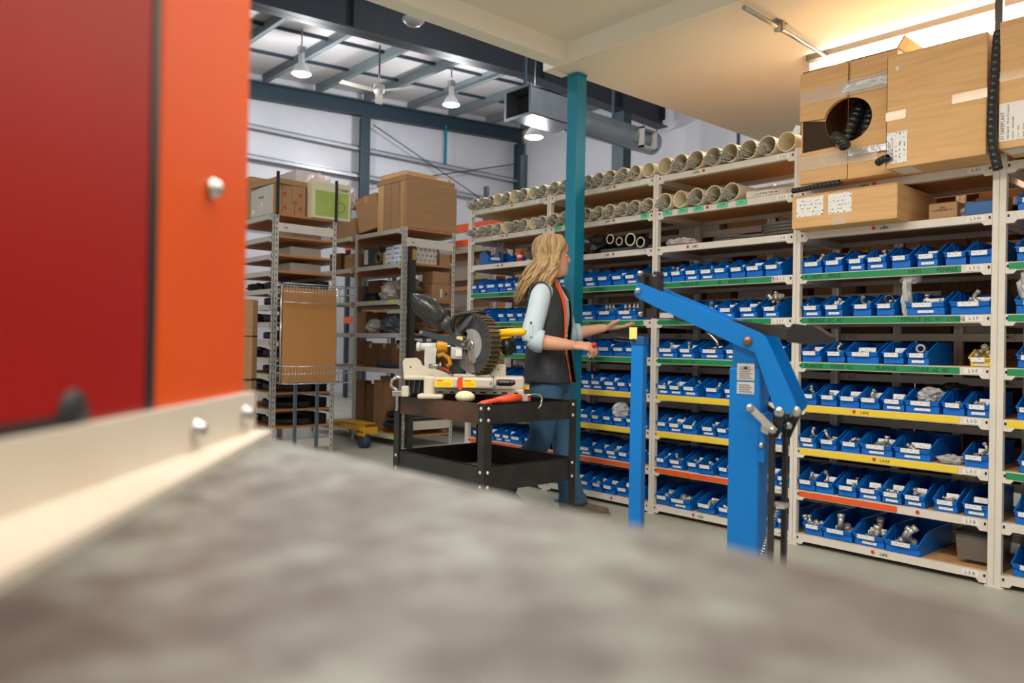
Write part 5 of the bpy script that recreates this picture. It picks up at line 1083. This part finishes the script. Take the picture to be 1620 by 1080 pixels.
# ================================================================== BLUE CRANE
hz = empty('shop_crane', (-1.172, 1.917, 0), radians(9), label='blue steel shop crane with angled boom in front of the bins', cat='crane')
boom = [(-.322, 1.193), (.047, 1.046), (.062, 1.036), (.070, 1.022), (.146, .861), (.142, .848), (.130, .835), (.094, .840), (.036, .992), (-.007, 1.008), (-.272, 1.123), (-.329, 1.149), (-.336, 1.158), (-.336, 1.175)]
MB().prism(boom, -.048, -.042).build('boom_plate', CBLUE, hz)
MB().prism(boom, .042, .048).build('boom_plate', CBLUE, hz)
MB().prism([(-.20, 1.118), (-.01, 1.040), (-.01, 1.034), (-.20, 1.112)], -.042, .042).build('boom_web', CBLUE, hz)
MB().rbox(-.041, .046, -.036, .034, .0, .95, .004).rbox(-.035, .040, -.033, .030, .94, 1.03, .004).build('mast', CBLUE, hz)
MB().box(.046, .062, -.038, .02, .70, .83).build('mast_bracket', CBLUE, hz)
def bolt(x, z, y, r, nm='bolt', M=STEEL): m = MB(); m.lathe([(r*1.25, 0), (r*1.25, .003), (r, .004), (r*.92, .010), (r*.6, .012), (.001, .012)], 14, M=Matrix.Translation((x, y, z)) @ Matrix.Rotation(pi/2, 4, 'X')); m.build(nm, M, hz)
bolt(.016, 1.022, -.048, .010, 'pivot_bolt', mat('brown_bolt', (136, 104, 80), .35, .8)); bolt(-.323, 1.168, -.048, .007); bolt(.056, .746, -.038, .007)
for (z0, z1) in ((.917, .962), (.880, .912)):
    g = MB().box(-.017, .031, -.0372, -.0361, z0, z1).build('rating_label', mat('silver_label', (208, 204, 198), .35, .3), hz)
    m = MB(); [m.box(-.012, .026-.006*(k % 2), -.0378, -.0373, z0+.005+k*.006, z0+.0068+k*.006) for k in range(int((z1-z0)/.006)-1)]; g2 = m.build('label_text', INK, g); g2['kind'] = 'stuff'
MB().prism([(-.007, .034), (.0, .042), (.006, .034)], -.0384, -.0379).build('label_emblem', INK, hz).location = (.007, 0, .914)
# tip brackets and black arm
for x0, x1 in ((-.338, -.320), (-.290, -.276)): MB().prism([(x0, 1.092), (x1, 1.092), (x1, 1.212), (x1-.002, 1.226), (x0, 1.226)], -.02, .02).build('tip_bracket', BLKST, hz)
MB().box(-.32, -.29, .0, .02, 1.10, 1.222).box(-.345, -.315, -.005, .012, 1.212, 1.219).box(-.295, -.27, -.005, .012, 1.212, 1.219).build('tip_web', BLKST, hz)
bolt(-.332, 1.222, -.02, .007); bolt(-.328, 1.100, -.02, .006); bolt(-.282, 1.212, -.02, .003)
MB().prism([(-.323, 1.118), (-.243, 1.111), (-.085, 1.087), (.069, 1.066), (.146, 1.052), (.146, 1.024), (.07, 1.037), (-.084, 1.057), (-.243, 1.085), (-.323, 1.089)], -.012, .012).build('jack_arm', BLKST, hz)
g = MB().rbox(-.270, -.225, -.0135, -.012, 1.088, 1.103, .0004).build('arm_label', MATS['silver_label'], hz)
MB().prism([(.112, 1.052), (.128, 1.070), (.180, 1.064), (.200, 1.052), (.223, 1.036), (.221, 1.020), (.16, 1.016), (.112, 1.022)], -.025, .025).build('arm_grip', BLACK, hz)
# linkage
def link(x0, z0, x1, z1, y0, w, nm, M): d = Vector((x1-x0, 0, z1-z0)); n = Vector((-d.z, 0, d.x)).normalized()*w/2; MB().prism([(x0+n.x, z0+n.z), (x1+n.x, z1+n.z), (x1-n.x, z1-n.z), (x0-n.x, z0-n.z)], y0, y0+.005).build(nm, M, hz)
link(.024, .848, .096, .786, -.054, .018, 'link_plate', ZINC); bolt(.027, .844, -.054, .009); bolt(.090, .790, -.054, .008)
MB().prism([(.058, .815), (.082, .800), (.074, .776), (.056, .784)], -.048, -.044).build('link_ear', ZINC, hz)
link(.045, .845, .112, .800, .02, .012, 'link_plate', BLKST)
link(.104, .842, .086, .77, -.036, .022, 'link_plate', BLKST); link(.128, .840, .098, .77, .022, .022, 'link_plate', BLKST)
bolt(.104, .838, -.048, .011); bolt(.126, .838, .01, .012, M=ZINC); bolt(.112, .800, .0, .008)
MB().rbox(.075, .090, -.045, -.030, .10, .80, .002).build('rod', BLKST, hz); MB().rbox(.090, .104, .012, .028, .10, .80, .002).build('rod', BLKST, hz)
MB().box(.072, .115, -.03, .012, .583, .593).build('rod_tie', ZINC, hz)
m = MB(); pts = [(.100-.047*t/160+.007*cos(t*.8), -.03+.007*sin(t*.8), .59-.152*t/160) for t in range(161)]; m.tube(pts, .0014, 4); m.build('spring', STEEL, hz)
MB().rbox(-.35, .32, -.04, .04, .055, .105, .004).rbox(-.06, .12, -.3, .3, .055, .10, .004).build('base_frame', CBLUE, hz)
for x, y in ((-.32, 0), (.29, 0), (.03, -.27), (.03, .27)): MB().cyl((x, y-.012, .028), (x, y+.012, .028), .028, 16).box(x-.01, x+.01, y-.016, y+.016, .03, .056).build('caster', BLACK, hz)
# second post
p2 = empty('blue_post', (-2.108, 2.598, 0), radians(20), label='slimmer blue square post standing between the cart and the crane', cat='post')
MB().rbox(-.027, .027, -.027, .027, .01, 1.02, .003).build('post', CBLUE, p2); MB().rbox(-.030, .030, -.030, .030, 1.01, 1.046, .003).build('post_cap', mat('dark_blue_cap', (8, 72, 128), .4), p2)
MB().cyl((-.014, -.031, 1.03), (-.014, -.038, 1.03), .007, 12).build('cap_bolt', BLACK, p2); MB().box(-.12, .12, -.12, .12, 0, .012).build('foot_plate', CBLUE, p2)
MB().cyl((-.03, .0, 1.022), (-.16, .13, 1.03), .004, 8).cyl((-.03, .01, 1.034), (-.16, .14, 1.045), .004, 8).build('thin_arm', BLACK, p2)
MB().box(-.034, .0, -.033, -.031, 1.035, 1.085).build('yellow_note', mat('note_yellow', (212, 206, 110), .6), p2)
# ================================================================== PERSON
SKIN = mat('skin', (226, 170, 140), .5, n=.25, ns=20, rgb2=(214, 148, 120))
pp = empty('person', (-3.261, 3.254, 0), radians(48.3), label='woman in dark vest and pale blue shirt reaching towards the bins', cat='person')
CH = Vector((.906, -.423, 0)); LT = Vector((.423, .906, 0))                   # chest direction, her left
FD = Vector((cos(radians(4)), sin(radians(4)), 0)); FS = Vector((-FD.y, FD.x, 0))   # face direction
def loft(m, rings, n=28, a0=0, a1=2*pi, closed=True, mi=0, d1=CH, d2=LT, e=1.0):
    """rings: (z, cx, cy, half depth, half width)"""
    vs = []; k = n if closed else n+1
    for z, cx, cy, a, b in rings:
        for j in range(k):
            t = a0+(a1-a0)*j/n; c, s_ = cos(t), sin(t); c = math.copysign(abs(c)**e, c); s_ = math.copysign(abs(s_)**e, s_)
            vs.append(Vector((cx, cy, z))+d1*(c*a)+d2*(s_*b))
    fs = [(i*k+j, i*k+(j+1) % k, (i+1)*k+(j+1) % k, (i+1)*k+j) for i in range(len(rings)-1) for j in range(n if closed else n)]
    if closed: fs += [tuple(range(k))[::-1], tuple((len(rings)-1)*k+j for j in range(k))]
    return m.add(vs, fs, mi, True)
def interp(pts, n):
    P = [Vector(p) for p in pts]; out = []
    for i in range(len(P)-1):
        p0, p1, p2, p3 = P[max(i-1, 0)], P[i], P[i+1], P[min(i+2, len(P)-1)]
        for t in range(n): u = t/n; out.append(.5*((2*p1)+(p2-p0)*u+(2*p0-5*p1+4*p2-p3)*u*u+(3*p1-p0-3*p2+p3)*u**3))
    return out+[P[-1]]
def limb(m, pts, rad, seg=14, n=6):
    q = interp([(*p, 0)[:3] for p in pts], n); r = [x[0] for x in interp([(a, 0, 0) for a in rad], n)]
    return m.tube(q, r, seg)
# ---- body: one continuous skin
bm_ = MB()
HC = Vector((-.028, .0, 1.414)); HH = .232
HS = [(-.05, .042, -.012, .034), (-.01, .066, -.03, .040), (.03, .080, -.04, .043), (.10, .086, -.048, .052), (.18, .086, -.055, .058), (.24, .087, -.062, .061), (.30, .086, -.075, .064), (.36, .087, -.085, .067), (.42, .087, -.092, .069), (.48, .085, -.096, .071), (.54, .085, -.099, .073), (.60, .089, -.102, .074), (.68, .091, -.103, .075), (.76, .088, -.102, .074), (.84, .077, -.095, .068), (.91, .060, -.078, .056), (.97, .036, -.05, .036), (1.0, .012, -.02, .014)]
NSEG = 44; vs = []
for t, fr, bk, w in HS:
    for j in range(NSEG):
        a = 2*pi*j/NSEG; aa = a if a < pi else a-2*pi; ca = cos(a); d = (fr if ca > 0 else -bk)*ca
        wv = w*math.copysign(abs(sin(a))**.9, sin(a))
        if abs(aa) < .9:
            nz = math.exp(-(aa/.16)**2)*.026*(math.exp(-((t-.385)/.045)**2)+.42*math.exp(-((t-.47)/.07)**2))       # nose and bridge
            lp = math.exp(-(aa/.26)**2)*.006*(math.exp(-((t-.225)/.022)**2)+math.exp(-((t-.175)/.02)**2))            # lips
            cn = math.exp(-(aa/.3)**2)*.007*math.exp(-((t-.05)/.05)**2)
            ey = -.007*math.exp(-((abs(aa)-.40)/.16)**2)*math.exp(-((t-.50)/.045)**2); br = .003*math.exp(-((abs(aa)-.35)/.3)**2)*math.exp(-((t-.58)/.03)**2)
            d += nz+lp+cn+ey+br
        vs.append(HC+FD*d+FS*wv+Vector((0, 0, t*HH)))
fs = [(i*NSEG+j, i*NSEG+(j+1) % NSEG, (i+1)*NSEG+(j+1) % NSEG, (i+1)*NSEG+j) for i in range(len(HS)-1) for j in range(NSEG)]
fs += [tuple(range(NSEG))[::-1], tuple((len(HS)-1)*NSEG+j for j in range(NSEG))]
bm_.add(vs, fs, 0, True)
limb(bm_, [(-.055, .0, 1.49), (-.055, 0, 1.43), (-.06, 0, 1.37), (-.06, 0, 1.30)], [.05, .050, .052, .07])
loft(bm_, [(.80, -.045, 0, .095, .15), (.92, -.045, 0, .095, .145), (1.04, -.045, 0, .09, .125), (1.18, -.045, 0, .10, .14), (1.28, -.05, 0, .095, .155), (1.345, -.055, 0, .06, .12), (1.38, -.058, 0, .045, .06)])
limb(bm_, [(-.105, -.14, 1.305), (-.13, -.21, 1.17), (-.135, -.245, 1.035)], [.05, .043, .040])
limb(bm_, [(-.136, -.25, 1.03), (-.06, -.255, 1.018), (.03, -.255, 1.010), (.088, -.25, 1.006)], [.042, .041, .033, .024])
limb(bm_, [(.02, .14, 1.305), (.05, .17, 1.18), (.085, .19, 1.075)], [.05, .042, .038])
limb(bm_, [(.085, .19, 1.07), (.16, .195, 1.088), (.25, .2, 1.107), (.315, .2, 1.118)], [.040, .038, .030, .023])
for s_, leg in ((-1, [(-.06, -.07, .86), (-.065, -.06, .66), (-.085, -.04, .455), (-.19, .0, .30), (-.31, .02, .15)]), (1, [(.0, .085, .86), (.03, .08, .64), (.055, .07, .42), (.09, .06, .24), (.115, .05, .09)])):
    limb(bm_, leg, [.08, .065, .05, .045, .035])
def hand(m, W, d, n, s_, curls, spread, thumb, L=1.0):
    """W wrist, d forward, n palm normal, s_ towards the thumb"""
    W, d, n, s_ = Vector(W), Vector(d).normalized(), Vector(n).normalized(), Vector(s_).normalized()
    lens = [(.040, .024, .019), (.044, .028, .020), (.041, .026, .020), (.032, .020, .017)]; rr = [.0088, .0090, .0086, .0078]; off = [.027, .009, -.009, -.026]; kn = [.084, .088, .084, .076]
    for i in range(4):
        K = W+d*kn[i]*L+s_*off[i]; m.tube([W+s_*off[i]*.5, W.lerp(K, .55)+n*.001, K], [.017, .0145, .0115], 10)
        ang = 0; P = K; pts = [K-d*.012, K]
        for j, l in enumerate(lens[i]):
            ang += curls[i][j]; dd = (d*cos(ang)+n*sin(ang)+s_*spread[i]).normalized(); P = P+dd*l*L; pts.append(P.copy())
        m.tube(interp(pts, 3), [x[0] for x in interp([(rr[i]*k, 0, 0) for k in (1.15, 1.12, 1.0, .92, .74)], 3)], 10)
    m.tube([W+d*.02, W+d*.06, W+d*.08], [.020, .024, .018], 10, flat=.62, up=n)
    P = W+s_*.014+d*.012; pts = [P]
    for (a, b, c, l) in thumb: P = P+(d*a+n*b+s_*c).normalized()*l; pts.append(P.copy())
    m.tube(interp(pts, 3), [x[0] for x in interp([(r, 0, 0) for r in (.016, .0135, .0105, .0085)], 3)], 10)
# right (near) hand: palm towards her body / down, fingers curled around a small can
hand(bm_, (.088, -.25, 1.006), (1, .05, -.06), (.05, .55, -.80), (.05, .80, .58), [(.55, .85, .5), (.6, .9, .6), (.7, 1.0, .6), (.8, 1.0, .6)], [.04, .0, -.02, -.04], [(.6, .25, .75, .035), (.9, .35, .35, .034), (.95, .45, -.05, .024)])
# left (far) hand: palm up, open
hand(bm_, (.315, .2, 1.118), (1, .02, .05), (-.02, -.12, 1), (-.05, -.98, .12), [(.12, .28, .2), (.10, .22, .18), (.14, .25, .2), (.22, .30, .25)], [.06, .02, -.03, -.08], [(.55, .45, .7, .036), (.8, .45, .35, .034), (.95, .25, .05, .026)])
body = place('body', remesh(bm_, .0034, 4), pp); body.data.materials.append(SKIN)
EYW = mat('eye_white', (236, 230, 224), .2)
for sg in (-1, 1):
    ec = HC+FD*.0695+FS*(.031*sg)+Vector((0, 0, .50*HH))
    e_ = MB().blob(ec, (.0105, .0105, .0085), 14, 10).build('eyeball', EYW, pp); MB().blob(ec+FD*.0085, (.0045, .005, .005), 10, 8).build('iris', mat('iris_brown', (60, 44, 34), .2), e_)
    MB().tube([HC+FD*(.088-.006*abs(i))+FS*(sg*(.018+.010*i))+Vector((0, 0, (.585+.012*sin(i))*HH)) for i in range(4)], [.002, .003, .003, .0015], 6).build('eyebrow', mat('brow_brown', (132, 98, 66), .7), pp)
MB().tube([HC+FD*(.088-.012*abs(i)/2)+FS*(.009*i)+Vector((0, 0, .20*HH)) for i in (-2, -1, 0, 1, 2)], [.002, .004, .005, .004, .002], 8, flat=1.3).build('lips', mat('lip', (196, 108, 98), .4), pp)
# ---- hair
BL1 = mat('blond_hair', (192, 160, 114), .42, n=.5, ns=9, rgb2=(164, 128, 84), st=(3, 3, .6)); BL2 = mat('dark_blond_hair', (160, 126, 86), .45, n=.5, ns=9, rgb2=(112, 82, 54), st=(3, 3, .6))
random.seed(19); hm = MB()
def scalp(t, a, off=.010):
    k = 0
    for i in range(len(HS)-1):
        if HS[i][0] <= t <= HS[i+1][0]: u = (t-HS[i][0])/(HS[i+1][0]-HS[i][0]); q = [HS[i][c]*(1-u)+HS[i+1][c]*u for c in (1, 2, 3)]; break
    else: q = HS[-1][1:]
    ca = cos(a); return HC+FD*((q[0] if ca > 0 else -q[1])*ca+off*ca)+FS*((q[2]+off)*sin(a))+Vector((0, 0, t*HH+(off if t > .9 else 0)))
cap = []
for t in (.30, .40, .5, .6, .7, .8, .88, .94, .985):
    h0 = radians(76 if t < .65 else 76-(t-.65)*130); cap.append([scalp(t, h0+(2*pi-2*h0)*j/30, .006) for j in range(31)])
vs = [p for r in cap for p in r]; k = 31
hm.add(vs, [(i*k+j, i*k+j+1, (i+1)*k+j+1, (i+1)*k+j) for i in range(len(cap)-1) for j in range(30)], 1, True)
hm.blob(HC+Vector((0, 0, .93*HH))-FD*.015, (.062, .055, .030), 14, 8, 1)
for i in range(200):
    a = radians(random.uniform(50, 310)); side = 1 if a < pi else -1; a2 = max(a, radians(78)) if a < pi else min(a, radians(282))
    if abs(a2-pi) > radians(98): a2 = a2+(radians(random.uniform(0, 14)) if a < pi else -radians(random.uniform(0, 14)))
    t0 = random.uniform(.93, .995); pts = [HC+Vector((0, 0, HH*1.025))+FD*random.uniform(-.03, .035)+FS*(.012*side)]
    pts.append(scalp(.93, a, .014)); pts.append(scalp(.78, a, random.uniform(.012, .020))); pts.append(scalp(.58, a*.35+a2*.65, random.uniform(.010, .020))); a = a2; pts.append(scalp(.38, a, random.uniform(.010, .026)))
    back = -cos(a); last = pts[-1].copy(); end = random.uniform(1.235, 1.34) if back > 0 else random.uniform(1.31, 1.40)
    ph = random.uniform(0, 6); amp = random.uniform(.006, .014)
    nst = 6
    for q in range(1, nst+1):
        u = q/nst; z = last.z+(end-last.z)*u
        out = Vector((-.055*u-.03*u*u*max(0, back), -.012*side*u*0, 0))
        out += (FD*cos(a)+FS*sin(a))*(.012+.018*u)
        pts.append(Vector((last.x, last.y, z))+out+Vector((amp*sin(ph+u*7), amp*cos(ph+u*6), 0)))
    n = 3; P = interp(pts, n); R_ = [.0045+.0065*min(1, i2/8) for i2 in range(len(P))]
    for i2 in range(len(P)): 
        u = i2/(len(P)-1)
        if u > .75: R_[i2] *= max(.12, (1-u)/.25)
    hm.tube(P, R_, 6, random.choice([0, 0, 1]), cap=False, flat=.6)
hm.build('hair', [BL1, BL2], pp)
# ---- shirt
SH = mat('pale_blue_shirt', (200, 216, 226), .7, n=.15, ns=6, rgb2=(184, 202, 214), bump=1, bs=9)
m = MB(); loft(m, [(.84, -.045, 0, .108, .162), (.95, -.045, 0, .106, .155), (1.04, -.045, 0, .102, .140), (1.18, -.043, 0, .115, .152), (1.28, -.05, 0, .108, .165), (1.34, -.055, 0, .075, .135), (1.375, -.058, 0, .058, .075), (1.395, -.058, 0, .053, .058)])
limb(m, [(-.075, -.10, 1.312), (-.10, -.165, 1.285), (-.125, -.215, 1.18), (-.15, -.25, 1.08), (-.145, -.255, 1.03)], [.052, .060, .058, .058, .058], 18)
limb(m, [(-.15, -.255, 1.045), (-.12, -.257, 1.025), (-.088, -.258, 1.02)], [.056, .060, .055], 18)
limb(m, [(.0, .10, 1.315), (.03, .155, 1.28), (.055, .18, 1.18), (.085, .195, 1.08), (.10, .195, 1.07)], [.052, .062, .058, .054, .052], 18)
limb(m, [(.08, .19, 1.07), (.12, .194, 1.08), (.155, .197, 1.087)], [.052, .052, .048], 18)
sh = place('shirt', remesh(m, .0055, 6), pp); sh.data.materials.append(SH)
m = MB(); limb(m, [(-.128, -.257, 1.030), (-.090, -.258, 1.022)], [.0665, .0625], 22, 3); m.build('rolled_cuff', SH, sh)
m = MB(); limb(m, [(.125, .194, 1.082), (.160, .197, 1.089)], [.058, .054], 20, 3); m.build('rolled_cuff', SH, sh)
MB().prism([(-.165, 1.05), (-.148, 1.05), (-.150, 1.13), (-.158, 1.14), (-.167, 1.13)], -.322, -.316).build('sleeve_tab', SH, sh)
MB().cyl((-.158, -.322, 1.125), (-.158, -.326, 1.125), .006, 10).build('button', BLACK, sh)
for k in range(6): c = Vector((-.045, 0, 0))+CH*(.112+.004)+Vector((0, 0, 1.27-.07*k)); MB().cyl(c, c+CH*.003, .005, 8).build('button', PAPER, sh)
# collar
for sg in (-1, 1):
    P0 = Vector((-.058, 0, 1.385)); a = P0+LT*(.055*sg)-CH*.01; b = P0+CH*.062+LT*(.012*sg); c = P0+CH*.078+LT*(.045*sg)-Vector((0, 0, .055)); d = P0+LT*(.078*sg)+CH*.005-Vector((0, 0, .02))
    mm = MB(); off = Vector((0, 0, -.003)); q = [a+Vector((0, 0, .018)), b+Vector((0, 0, .005)), c, d]; mm.add(q+[p+off-CH*.003 for p in q], [(0, 1, 2, 3), (7, 6, 5, 4), (0, 4, 5, 1), (1, 5, 6, 2), (2, 6, 7, 3), (3, 7, 4, 0)], 0); mm.build('collar', SH, sh)
# ---- vest: open front shell
VB = mat('charcoal_vest', (50, 54, 58), .5, n=.3, ns=7, rgb2=(34, 37, 41), bump=1, bs=11); VO = mat('orange_lining', (244, 84, 24), .5)
rings = []
for z, a, b, cx in ((.785, .150, .188, -.03), (.80, .152, .190, -.03), (.88, .142, .180, -.036), (.96, .134, .170, -.04), (1.04, .128, .160, -.042), (1.12, .130, .164, -.042), (1.20, .133, .170, -.044), (1.27, .128, .170, -.048), (1.32, .106, .150, -.052), (1.352, .084, .118, -.056), (1.375, .070, .088, -.058), (1.405, .066, .070, -.060)):
    rings.append((z, cx, 0, a, b))
def vest(off, mi, m):
    vs = []; n = 40
    for z, cx, cy, a, b in rings:
        g = radians(15+16*max(0, (z-.8)/.6)); a += off; b += off
        for j in range(n+1):
            t = g+(2*pi-2*g)*j/n; w = 1+.014*sin(t*7+z*26)+.010*sin(t*17-z*60)
            vs.append(Vector((cx, cy, z))+CH*(cos(t)*a*w)+LT*(sin(t)*b*w))
    return vs, n+1
vo, k = vest(0, 0, None); vi, _ = vest(-.007, 0, None); N0 = len(vo); m = MB(); R_n = len(rings)
fo = [(i*k+j, i*k+j+1, (i+1)*k+j+1, (i+1)*k+j) for i in range(R_n-1) for j in range(k-1)]
m.add(vo+vi, fo, 0, True)
b0 = 0
for i in range(R_n-1):
    for j in range(k-1): m.f.append((N0+(i+1)*k+j, N0+(i+1)*k+j+1, N0+i*k+j+1, N0+i*k+j)); m.m.append(0); m.sm.append(True)
    for j in (0, k-1): m.f.append((i*k+j, (i+1)*k+j, N0+(i+1)*k+j, N0+i*k+j)); m.m.append(1 if j else 0); m.sm.append(False)
for i in (0, R_n-1):
    for j in range(k-1): m.f.append((i*k+j, i*k+j+1, N0+i*k+j+1, N0+i*k+j)); m.m.append(0); m.sm.append(False)
vst = m.build('vest', [VB, VO], pp)
for j in (k-1,): MB().tube([vo[i*k+j]+CH*.002 for i in range(R_n)], .0032, 6).build('orange_piping', VO, vst)
# folded open lapel on the near side shows the lining
lp = []
for i in range(R_n-1, 2, -1):
    u = (R_n-1-i)/(R_n-4); p = vo[i*k+(k-1)]; lp.append((p, p+LT*(.030*sin(pi*min(1, u*1.0+.18)))*1.0+CH*.010))
m = MB(); vs = [q for pr in lp for q in pr]+[q-CH*.003 for pr in lp for q in pr]; n2 = len(lp)*2
fs = [(2*i, 2*i+1, 2*i+3, 2*i+2) for i in range(len(lp)-1)]; fs += [tuple(n2+x for x in f[::-1]) for f in fs]
m.add(vs, fs, 0, True); m.build('open_lapel', VO, vst)
# shoulder seams / armhole rims
for C_, rad_, y_ in (((-.105, -.150, 1.285), .072, -1), ((.018, .135, 1.285), .070, 1)):
    c = Vector(C_); pts = []
    for t in range(25):
        a = 2*pi*t/24; pts.append(c+CH*(rad_*.95*cos(a))+Vector((0, 0, rad_*1.08*sin(a)))+LT*(y_*(.004+.012*(1-sin(a))*.5)))
    MB().tube(pts, .006, 6).build('armhole_rim', VB, vst)
MB().tube([Vector((-.06, 0, 1.405))+CH*(.068*cos(t))+LT*(.071*sin(t)) for t in [radians(32+296*i/24) for i in range(25)]], [.007]*25, 8).build('vest_collar', VB, vst)
# ---- jeans
JN = mat('blue_denim', (62, 106, 138), .75, n=.7, ns=6, rgb2=(34, 66, 98), bump=1, bs=9)
m = MB(); loft(m, [(.74, -.035, .0, .10, .15), (.80, -.035, 0, .118, .165), (.88, -.04, 0, .12, .165), (.97, -.045, 0, .108, .15)])
limb(m, [(-.055, -.075, .84), (-.06, -.07, .70), (-.07, -.055, .56), (-.085, -.035, .455), (-.135, -.01, .37), (-.20, .005, .29), (-.30, .025, .165)], [.105, .094, .080, .070, .070, .068, .078], 20)
limb(m, [(-.005, .08, .84), (.02, .08, .70), (.04, .075, .55), (.055, .07, .42), (.08, .06, .27), (.105, .055, .14), (.118, .05, .07)], [.105, .090, .078, .068, .068, .074, .082], 20)
jn = place('jeans', remesh(m, .008, 6), pp); jn.data.materials.append(JN)
m = MB(); limb(m, [(.112, .052, .115), (.119, .05, .068)], [.082, .087], 22, 3); m.build('turned_cuff', mat('cuff_denim', (66, 96, 124), .8, n=.5, ns=14, rgb2=(40, 66, 96)), jn)
m = MB(); limb(m, [(-.275, .02, .195), (-.312, .028, .150)], [.080, .084], 22, 3); m.build('turned_cuff', MATS['cuff_denim'], jn)
# ---- shoes
SHB = mat('brown_suede', (112, 98, 84), .8, n=.4, ns=20, rgb2=(86, 74, 62)); SOLE = mat('shoe_sole', (150, 138, 118), .7)
def shoe(M4):
    m = MB(); R = [(-.045, .03, .034, .05), (-.02, .036, .045, .075), (.03, .038, .045, .085), (.08, .038, .040, .080), (.13, .040, .034, .060), (.18, .044, .028, .045), (.22, .040, .024, .038), (.245, .022, .015, .03)]
    vs = []; n = 16
    for x, w, cz, h in R:
        for j in range(n): a = 2*pi*j/n; vs.append(M4 @ Vector((x, w*cos(a), .014+max(0, h*.5+h*.5*sin(a)))))
    m.add(vs, [(i*n+j, i*n+(j+1) % n, (i+1)*n+(j+1) % n, (i+1)*n+j) for i in range(len(R)-1) for j in range(n)]+[tuple(range(n))[::-1], tuple((len(R)-1)*n+j for j in range(n))], 0, True)
    s = m.build('shoe', SHB, pp); out = [(x, w*1.1) for x, w, _, _ in R]+[(.258, 0)]+[(x, -w*1.1) for x, w, _, _ in R[::-1]]+[(-.058, 0)]
    MB().prism(out, 0.0, .020, ax='Z', M=M4).build('shoe_sole', SOLE, s)
    for k in range(4): MB().tube([M4 @ Vector((.07+.022*k, y, .088-.006*k-abs(y)*.5)) for y in (-.022, 0, .022)], .0025, 6).build('shoe_lace', CARDW, s)
shoe(Matrix.Translation((.085, .05, 0)))
shoe(Matrix.Translation((-.345, .03, .09)) @ Matrix.Rotation(radians(24), 4, 'Y'))
# ---- small can in the near hand
o = empty('paint_marker', (0, 0, 0), label='white marker with red cap held in the near hand', cat='marker')
W_ = pp.matrix_basis if False else Matrix.Translation((-3.261, 3.254, 0)) @ Matrix.Rotation(radians(48.3), 4, 'Z')
o.location = W_ @ Vector((.182, -.235, .982)); o.rotation_euler = (radians(12), radians(28), radians(48))
MB().cyl((0, 0, -.035), (0, 0, .018), .0105, 14).build('marker_body', PAPER, o); MB().cyl((0, 0, .018), (0, 0, .046), .0125, 14).build('marker_cap', mat('bright_red_cap', (222, 38, 30), .35), o)
